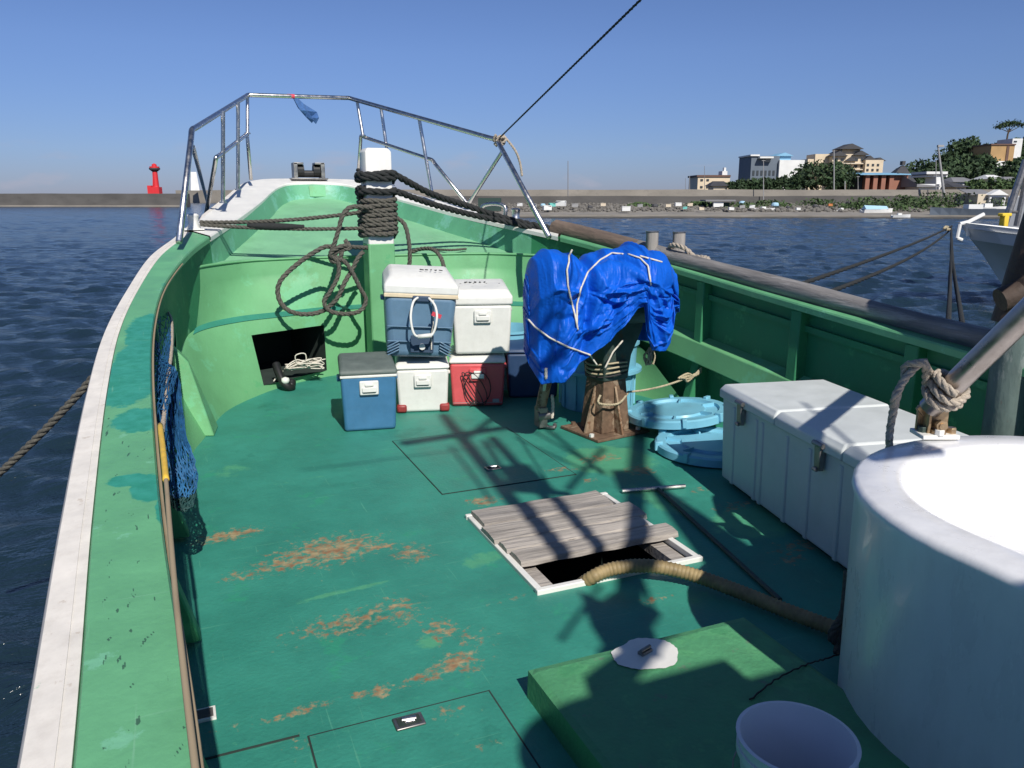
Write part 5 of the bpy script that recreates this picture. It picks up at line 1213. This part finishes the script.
ORD = ['first', 'second', 'third', 'fourth', 'fifth', 'sixth', 'seventh', 'eighth', 'ninth', 'tenth', 'eleventh', 'twelfth', 'thirteenth', 'fourteenth', 'fifteenth', 'sixteenth', 'seventeenth', 'eighteenth', 'nineteenth', 'twentieth', 'twenty-first', 'twenty-second', 'twenty-third', 'twenty-fourth', 'twenty-fifth', 'twenty-sixth', 'twenty-seventh', 'twenty-eighth', 'twenty-ninth', 'thirtieth']
def zg(fw): return 1.3
low = [(733, 182), (742, 181), (752, 179), (762, 180), (771, 179), (780, 179), (789, 177), (798, 173), (806, 165), (816, 160), (826, 159), (836, 163), (845, 168), (853, 174), (812, 175), (828, 174), (841, 178)]
for k, (px, py) in enumerate(low):
    fw = 150+(k % 3)*7; h = gz(py, fw)-zg(fw); mktree('shore_tree', f'dark green tree behind the sea wall, {ORD[k]} of the row from the cream flat-roofed building', W(L(px, fw), fw, zg(fw)), h, min(h*1.1, 5.5 if h < 5 else 6), 100+k, 'trees behind the sea wall', dense=620, leafsize=.34)
hl = [(918, 168, 230), (928, 160, 240), (938, 152, 250), (950, 143, 265), (960, 138, 270), (970, 142, 265), (980, 146, 260), (990, 142, 285), (1002, 140, 290), (1014, 139, 290), (1026, 139, 290), (945, 158, 240), (958, 155, 240), (970, 158, 235), (932, 172, 225), (948, 170, 220), (962, 170, 218), (975, 168, 222), (1018, 160, 230), (1024, 168, 215), (996, 150, 270), (1008, 150, 268), (1022, 150, 262), (980, 156, 240), (985, 170, 226), (940, 164, 230), (1014, 168, 224), (1040, 140, 280), (1042, 155, 250), (1045, 168, 230)]
for k, (px, py, fw) in enumerate(hl):
    top = gz(py, fw); h = 10 if fw > 235 else 8; mktree('hill_tree', f'dark tree on the wooded hill, {ORD[k]} counted from its seaward foot', W(L(px, fw), fw, top-h), h, 10.5, 200+k, 'trees on the wooded hill', dense=1100, leafsize=.62, tr=.15, lobes=12)
for k, (px, py, fw) in enumerate([(1012, 172, 200), (987, 178, 165), (978, 180, 160), (1005, 180, 170), (1020, 178, 180)]):
    top = gz(py, fw); mktree('garden_tree', f'green tree among the houses below the hill, {ORD[k]} from the shore garage', W(L(px, fw), fw, top-6), 6, 5.5, 300+k, 'trees among the houses', 'leaf2', dense=700, lobes=9)
# lone umbrella pine
pf = 285; pz0 = gz(140, pf); p = W(L(999, pf), pf, pz0); o = thing('umbrella_pine', 'lone flat-topped pine standing against the sky on the hilltop', 'tree', p)
tk = MB(); hgt = gz(121, pf)-pz0; mp_ = 285/F
tk.tube([p+V(0, 0, -3), p+V(.2, 0, hgt*.3), p+cR*.6+V(0, 0, hgt*.6)], .3, 6); 
for dx, zz in ((-3, .62), (-1.6, .8), (.5, .85), (2.2, .8), (4, .72)): tk.cyl(p+cR*.4+V(0, 0, hgt*.42), p+cR*dx+V(0, 0, hgt*zz), .16, .07, 5)
tk.build('trunk', 'bark', o); cr = MB(); rn = random.Random(3)
for dx, zz, w_2 in ((-3, .68, 1.6), (-1.6, .84, 2.0), (.5, .93, 2.2), (2.4, .88, 2.0), (4, .80, 1.5), (0, .8, 2)):
    for k in range(160): leafcard(cr, p+cR*(dx+rn.gauss(0, .5)*w_2)+cF*rn.gauss(0, 1.2)+V(0, 0, hgt*zz+rn.gauss(0, .35)), .3, rn)
cr.build('crown', 'leaf', o)

# buildings
def bbox(mb, x0, x1, y0, y1, fw, d): # facade in picture-plane numbers at a true distance, depth d
    a = L(x0, fw); b = L(x1, fw); zt = gz(y0, fw); zb = gz(y1, fw); c = W((a+b)/2, fw+d/2, (zt+zb)/2); mb.box(c, (b-a, d, zt-zb), rz=-YAW); return mb
def windows(o, fw, xs_, ys_, w_, h_, m='window', nm='window'):
    for x in xs_:
        for y in ys_: q = MB(); bbox(q, x-w_/2, x+w_/2, y-h_/2, y+h_/2, fw-.12, .2); q.build(nm, m, o)
def gable(mb, x0, x1, ye, yp, fw, d, over=.4):
    a = L(x0, fw)-over; b = L(x1, fw)+over; m_ = (a+b)/2; ze = gz(ye, fw); zp = gz(yp, fw)
    mb.rings([[W(a, fw-over, ze), W(m_, fw-over, zp), W(b, fw-over, ze)], [W(a, fw+d+over, ze), W(m_, fw+d+over, zp), W(b, fw+d+over, ze)]])
def hip(mb, x0, x1, ye, yp, fw, d, over=.5, ridge=.5):
    a = L(x0, fw)-over; b = L(x1, fw)+over; m_ = (a+b)/2; ze = gz(ye, fw); zp = gz(yp, fw); k = (b-a)/2*ridge
    mb.rings([[W(a, fw-over, ze), W(b, fw-over, ze), W(b, fw+d+over, ze), W(a, fw+d+over, ze)], [W(m_-k, fw+d/2-.2, zp), W(m_+k, fw+d/2-.2, zp), W(m_+k, fw+d/2+.2, zp), W(m_-k, fw+d/2+.2, zp)]])
def bld(label, fw, px, name='building', cat='building'): return thing(name, label, cat, W(L(px, fw), fw, 1.2))
o = bld('low cream flat-roofed building with brown cornice at the left end of the sea wall houses', 160, 712)
bbox(MB(), 697, 729, 176, 194, 160, 8).build('wall', 'cream', o); bbox(MB(), 696, 729.5, 175, 177, 159.8, 8.4).build('cornice', 'brown', o)
q = MB(); bbox(q, 721, 726, 171, 175, 161, 3); bbox(q, 722.5, 724.5, 167.5, 171, 161.5, 1); q.build('roof_turret', 'bwhite', o); windows(o, 160, (701, 707), (180, 187), 2.5, 2)
o = bld('small dark-roofed hut in front of the cream flat-roofed building', 150, 720, 'hut', 'hut')
bbox(MB(), 713, 727, 186, 194, 150, 4).build('wall', 'cream2', o); q = MB(); hip(q, 712, 728, 186, 181, 150, 4); q.build('roof', 'roofd', o)
o = bld('tall blue-grey block with a blank white end wall', 225, 765)
bbox(MB(), 749, 777, 156, 196, 225, 12).build('wall', 'bluegrey', o); bbox(MB(), 777.2, 802, 160, 196, 224, 12).build('end_wall', 'bwhite', o)
q = MB(); bbox(q, 748, 757, 154.5, 156, 224.5, 12); bbox(q, 757.5, 771, 156.5, 158.2, 223, 4); q.build('parapet', 'bwhite', o); q = MB(); gable(q, 774, 789, 156, 152.5, 226, 8); bbox(q, 775, 788, 156, 160.5, 226.3, 7); q.build('roof', 'bluroof', o)
windows(o, 225, (752, 756, 760, 764, 768, 772), (173,), 2, 5); bbox(MB(), 763, 768, 158.3, 162, 224.6, 3).build('balcony', 'grey', o)
o = bld('cream multi-storey hotel with many dark gabled roofs', 265, 855)
q = MB(); bbox(q, 829, 862, 154, 196, 265, 12); bbox(q, 862.3, 880, 160, 196, 263, 12); bbox(q, 838, 856, 148, 154, 266, 8); bbox(q, 812, 826, 154, 170, 268, 8); bbox(q, 805, 829, 159, 196, 268.5, 9); q.build('wall', 'cream', o)
for a in ((836, 858, 149, 143.5), (828, 843, 156, 151), (850, 864, 155, 150.5), (861, 871, 160, 155.5), (871, 881, 161, 157.5), (843, 852, 161, 157)):
    q = MB(); gable(q, *a, 264.2, 6); q.build('roof', 'roofd', o)
windows(o, 265, (833, 839, 846, 853, 859), (160, 166, 172), 3.2, 2.6); windows(o, 263, (865, 870, 875), (165, 170), 2.2, 2.4)
for y in (163, 169): q = MB(); bbox(q, 830, 861, y, y+1, 263.8, 1); q.build('balcony', 'cream2', o)
o = bld('long brick hall with light blue roof and tall piers on the sea wall', 150, 880, 'brick_hall')
q = MB(); bbox(q, 857, 890, 175, 196, 151, 8); q.build('rear_wall', 'roofd', o); bbox(MB(), 889, 906, 174, 196, 150, 8).build('wall', 'brick', o); 
for x in (864, 872, 880, 888): q = MB(); bbox(q, x, x+4.2, 175, 196, 149.6, 1.2); q.build('pier', 'brick', o)
q = MB(); a, b = L(856, 150), L(906, 150); q.rings([[W(a, 149, gz(175, 150)), W(b, 149, gz(175, 150)), W(b, 159, gz(172.3, 150)), W(a, 159, gz(172.3, 150))], [W(a, 149, gz(174, 150)), W(b, 149, gz(174, 150)), W(b, 159, gz(171.3, 150)), W(a, 159, gz(171.3, 150))]]); q.build('roof', 'bluroof', o)
o = bld('dark pyramidal temple roof with a finial behind the brick hall', 175, 900, 'temple', 'temple')
bbox(MB(), 893, 908, 180, 196, 176, 10).build('wall', 'brown', o); q = MB(); a, b, m_ = L(886, 175), L(915, 175), L(900, 175)
q.rings([[W((m_+(a-m_)*f_)*(181-6*f_)/175, 175+6-6*f_, gz(y, 175)), W((m_+(b-m_)*f_)*(181-6*f_)/175, 175+6-6*f_, gz(y, 175)), W((m_+(b-m_)*f_)*181/175, 181+6*f_, gz(y, 175)), W((m_+(a-m_)*f_)*181/175, 181+6*f_, gz(y, 175))] for f_, y in ((1, 182), (.62, 175.5), (.3, 168.5), (.08, 164.5))]); q.build('roof', 'roofd', o)
bbox(MB(), 899, 902, 161, 165, 180, 1.2).build('finial', 'roofd', o)
o = bld('grey sloping-roofed house with white gable beside the temple roof', 145, 925, 'house', 'house')
bbox(MB(), 918, 934, 184, 196, 145, 7).build('wall', 'bwhite', o); q = MB(); a, b = L(913, 145), L(936, 145); q.rings([[W(a, 144, gz(187, 145)), W(b, 144, gz(187, 145)), W(b, 152, gz(187, 145)), W(a, 152, gz(187, 145))], [W(a, 144, gz(184, 145)), W(b, 144, gz(186, 145)), W(b, 152, gz(184, 145)), W(a, 152, gz(171, 145))]]); q.build('roof', 'roofg', o)
o = bld('white stair-stepped building by the crane masts', 155, 938, 'white_house', 'house')
q = MB(); bbox(q, 924, 945, 171.5, 177, 156, 6); bbox(q, 934, 941, 177, 196, 155, 4); bbox(q, 938, 943, 184, 196, 154, 3); q.build('wall', 'bwhite', o); bbox(MB(), 925, 946, 174, 175, 155.4, 6).build('balcony', 'roofd', o)
hs_ = [(953, 974, 182, 177, 190, 170, 'bwhite', 'roofg', 'white house with a pale hipped roof below the wooded hill'), (954, 966, 187, 183, 194, 150, 'cream2', 'roofd', 'small dark-roofed house nearest the sea wall below the hill'), (943, 953, 184, 180, 193, 165, 'cream2', 'roofd', 'narrow dark-roofed house between the masts and the white hipped house'),
       (988, 1002, 179, 174.5, 184, 190, 'cream2', 'bwhite', 'house with a white gabled roof just under the tan building'), (1003, 1034, 182, 176.5, 190, 185, 'cream2', 'roofg', 'long grey-roofed house at the right edge of the shore'), (905, 915, 187, 183, 196, 150, 'bwhite', 'roofd', 'small white hut right beside the brick hall')]
for (a, b, ye, yp, yb, fw, mw, mr, lab) in hs_:
    o = bld(lab, fw, (a+b)/2, 'house', 'house'); bbox(MB(), a+1, b-1, ye, yb+6, fw, 7).build('wall', mw, o); q = MB(); hip(q, a, b, ye, yp, fw, 7); q.build('roof', mr, o); windows(o, fw, ((a*2+b)/3, (a+2*b)/3), (ye+2.5,), 2.2, 2)
o = bld('tan hotel block on the wooded hill with a white stair tower', 250, 998, 'hillside_hotel')
bbox(MB(), 985, 1008, 145, 163, 250, 12).build('wall', 'tan', o); bbox(MB(), 984.5, 1009, 143.7, 145.2, 249.7, 12.5).build('roof', 'brown', o); bbox(MB(), 1000.5, 1003, 146, 162, 249.8, 1).build('dark_bay', 'brown', o)
q = MB(); bbox(q, 1005, 1015, 138.5, 158, 252, 8); q.build('stair_tower', 'bwhite', o); bbox(MB(), 992, 1007, 161, 168, 248.5, 6).build('lower_wing', 'bwhite', o); bbox(MB(), 982, 992, 162, 175, 248, 6).build('annex', 'bluegrey', o); windows(o, 252, (1008,), (141.5,), 3, 1.5)
o = bld('small white-gabled boat garage with a dark opening on the shore', 116, 997, 'garage', 'garage')
bbox(MB(), 978, 1006, 194, 209, 117, 6).build('wall', 'cream2', o); q = MB(); bbox(q, 990, 1006, 194.5, 209, 116.5, 1); gable(q, 989.5, 1006.5, 195, 189.5, 116.4, 1, .2); q.build('gable_front', 'bwhite', o); bbox(MB(), 993, 1003, 197, 207, 116.3, .3).build('doorway', 'window', o)
q = MB(); a, b = L(977, 116), L(1001, 116); q.rings([[W(a, 117.8, gz(195, 116)), W(b, 117.8, gz(195, 116)), W(b, 121, gz(189.5, 116)), W(a, 121, gz(189.5, 116))], [W(a, 117.8, gz(194.4, 116)), W(b, 117.8, gz(194.4, 116)), W(b, 121, gz(189, 116)), W(a, 121, gz(189, 116))]]); q.build('roof', 'roofg', o)
# poles and masts
for (x, y0, y1, fw, r_, m_, lab) in [(568, 161, 200, 131, .13, 'roofg', 'lone thin pole rising over the middle of the sea wall'), (704.5, 166, 193, 150, .09, 'roofg', 'utility pole in front of the cream flat-roofed building'), (689.5, 176, 192, 150, .16, 'roofg', 'short thick pole left of the cream flat-roofed building'),
                                     (685.5, 178, 192, 150, .07, 'roofg', 'thin short pole at the very left of the shore houses'), (763.5, 160, 203, 128, .12, 'grey', 'lamp pole in front of the blue-grey block'), (834, 150, 200, 131, .17, 'grey', 'tall pale pole in front of the cream hotel'), (936, 160, 199, 128, .12, 'grey', 'shorter pale mast beside the leaning crane mast'),
                                     (858, 176, 194, 148, .1, 'grey', 'small lamp post at the left end of the brick hall'), (845, 181, 194, 140, .08, 'bwhite', 'thin white post left of the brick hall')]:
    mb = MB(); mb.cyl(PD(x, y1, fw), PD(x, y0, fw), r_*.62, r_*.45, 8)
    if 'lamp' in lab: mb.box(PD(x, y0+.6, fw), (.55, .18, .08), rz=-YAW)
    tag(mb.build('pole', m_), lab, 'pole')
mb = MB(); mb.cyl(PD(944.5, 199, 126), PD(938, 145.5, 126), .22, .12, 8); mb.box(PD(940.5, 146, 126), (.9, .4, .3), rz=-YAW); tag(mb.build('crane_mast', 'grey'), 'tall leaning mast above the shore houses', 'mast')
# lighthouses
lp_ = PD(156, 194, 212); o = thing('light_tower', 'red light tower on the dark breakwater', 'light tower', lp_)
def lz(y): return gz(y, 212)
mb = MB(); c_ = PD(157, 194, 212); mb.lathe(V(c_.x, c_.y, 0), [(.95, lz(194.5)), (.72, lz(186)), (.62, lz(172))], 18); bbox(mb, 151.5, 159.5, 187, 194.5, 211, 2); bbox(mb, 148, 152, 185.5, 194.5, 211.3, 1.5); mb.build('tower', 'redlh', o)
mb = MB(); mb.lathe(V(c_.x, c_.y, 0), [(.5, lz(172)), (1.3, lz(169.5)), (1.35, lz(168))], 18); mb.build('gallery', 'roofd', o)
mb = MB(); mb.lathe(V(c_.x, c_.y, 0), [(1.2, lz(168)), (1.2, lz(166.6)), (.6, lz(166.2)), (.6, lz(164.5)), (.01, lz(163.2))], 14); mb.build('lantern', 'redlh', o)
mb = MB(); mb.cyl(PD(153, 187, 211.5), PD(153, 169, 211.5), .1, n=6); mb.build('ladder', 'redlh', o)
c_ = PD(195, 190, 318); mb = MB(); k_ = gz(190.5, 318); k2 = gz(172, 318); mb.rings([[V(c_.x+a*r_, c_.y+b*r_, z) for a, b in ((-1, -1), (1, -1), (1, 1), (-1, 1))] for r_, z in ((1.6, k_), (1.0, k2))]); tag(mb.build('light_beacon', 'bwhite'), 'small white tapered beacon seen through the bow rail', 'beacon')
# boats and shore clutter
def small_boat(label, px, py, fw, ln_, m, yaw=0, cover=None, ht=.5, name='small_boat'):
    p = PD(px, py, fw); o = thing(name, label, 'boat', p, -YAW+yaw, 'small boats along the far quay'); Mx = Matrix.LocRotScale(o.location, o.rotation_euler, None)
    def T(mb): mb.v = [tuple(Mx @ Vector(q)) for q in mb.v]; return mb
    rg = []
    for k in range(9):
        t_ = k/8; x = (t_-.5)*ln_; hw = ln_*.16*(1-max(0, (t_-.45)/.55)**2.2)+.01; z = ht*(1+.5*max(0, t_-.5)); rg.append([V(x, -hw, z), V(x, -hw*.7, 0), V(x, hw*.7, 0), V(x, hw, z), V(x, hw*.85, z), V(x, 0, z*.6), V(x, -hw*.85, z)])
    mb = MB(); mb.rings(rg); T(mb).build('hull', m, o)
    if cover: mb = MB(); mb.rings([[V(-ln_*.45, -ln_*.15, ht*1.02), V(-ln_*.45, 0, ht*1.9), V(-ln_*.45, ln_*.15, ht*1.02)], [V(ln_*.3, -ln_*.12, ht*1.05), V(ln_*.3, 0, ht*1.7), V(ln_*.3, ln_*.12, ht*1.05)]]); T(mb).build('cover', cover, o)
    else: mb = MB(); mb.box((-.1*ln_, 0, ht*1.25), (ln_*.2, ln_*.16, ht*.9)); T(mb).build('console', 'bwhite', o)
    return o
small_boat('tiny white boat afloat at the foot of the far quay', 901, 217.5, 97, 2.2, 'bwhite', ht=.3)
small_boat('small boat under a light blue cover hauled out on the far bank', 877, 214, 108, 4.2, 'bwhite', cover='ltb', ht=.6, yaw=.1)
small_boat('small white boat tilted among the rubble', 842, 213, 112, 2.6, 'bwhite', ht=.4, yaw=.5)
small_boat('dark blue-grey boat moored against the quay behind the neighbouring bow', 965, 215, 100, 8.5, 'bluegrey', ht=.75, yaw=3.1)
small_boat('white boat with a long pale deck hauled up left of the garage', 990, 213, 104, 5, 'bwhite', ht=.7)
small_boat('small white skiff beside the shore shed', 765, 211, 113, 3.0, 'bwhite', ht=.35, yaw=.2)
o = bld('low open shed with a grey roof among the shore clutter', 118, 721, 'shed', 'shed'); bbox(MB(), 711, 730, 202.5, 208, 119, 2).build('wall', 'dkgreen', o); bbox(MB(), 706, 736, 199.8, 201.3, 118, 3.5).build('roof', 'roofg', o); bbox(MB(), 714, 724, 202, 207, 118.3, .5).build('panel', 'bwhite', o)
stuffs = [('white crate', 'bwhite', 'crate'), ('turquoise net bin', 'turq', 'bin'), ('grey equipment box', 'grey', 'box'), ('pale fish crate', 'cream2', 'crate'), ('blue plastic drum', 'ltb', 'drum'), ('dark net pile', 'roofd', 'net pile'), ('orange float bin', 'orange', 'bin')]
items = [(520, 206, 5, 0), (533, 207, 6, 2), (543, 206, 5, 4), (552, 206.5, 6, 1), (561, 206, 9, 0), (547, 210, 8, 0), (575, 207, 6, 2), (590, 208, 5, 5), (603, 206, 5, 3), (626, 211, 8, 0), (640, 207, 5, 2), (655, 207, 6, 5), (668, 207, 5, 3), (678, 206, 6, 0), (690, 206, 5, 3), (685, 209, 4, 1), (742, 208, 5, 2), (752, 208, 5, 0), (775, 206, 7, 4), (788, 208, 4, 5), (798, 210, 4, 0), (830, 206, 4, 6), (848, 204, 5, 5), (742, 204, 6, 4), (815, 207, 5, 5), (701, 210, 5, 3), (731, 210, 5, 0)]
cnt = {}
names_near = lambda px: 'near the lone thin pole' if px < 600 else ('on the bare middle stretch of quay' if px < 680 else ('around the open shed' if px < 745 else ('between the shed and tilted boat')))
for px, py, w_p, ki in items:
    nm, m_, cat = stuffs[ki]; near = names_near(px); cnt[nm, near] = cnt.get((nm, near), 0)+1; k = cnt[nm, near]
    fw = 118-(py-204)*1.6; wd = w_p*fw/F; mb = MB(); p = PD(px, py, fw)
    if cat in ('drum', 'net pile'): mb.lathe(p, [(wd*.5, 0), (wd*.52, wd*.2), (wd*.4, wd*.45), (.01, wd*.5)], 10)
    else: mb.box(p+V(0, 0, wd*.25), (wd, wd*.7, wd*.5), rz=-YAW+rn.uniform(-.4, .4)); mb.box(p+V(0, 0, wd*.53), (wd*1.06, wd*.76, wd*.06), rz=-YAW)
    tag(mb.build(cat.replace(' ', '_'), m_), f'{ORD[k-1]} {nm} from the left {near}', cat, 'clutter on the far quay')
# dark block seen past the starboard bow rail
mb = MB(); bbox(mb, 478, 501, 198, 211, 100.5, 3); tag(mb.build('quay_shed', 'dkgreen'), 'dark square shed at the quay end just beyond the starboard bow', 'shed')
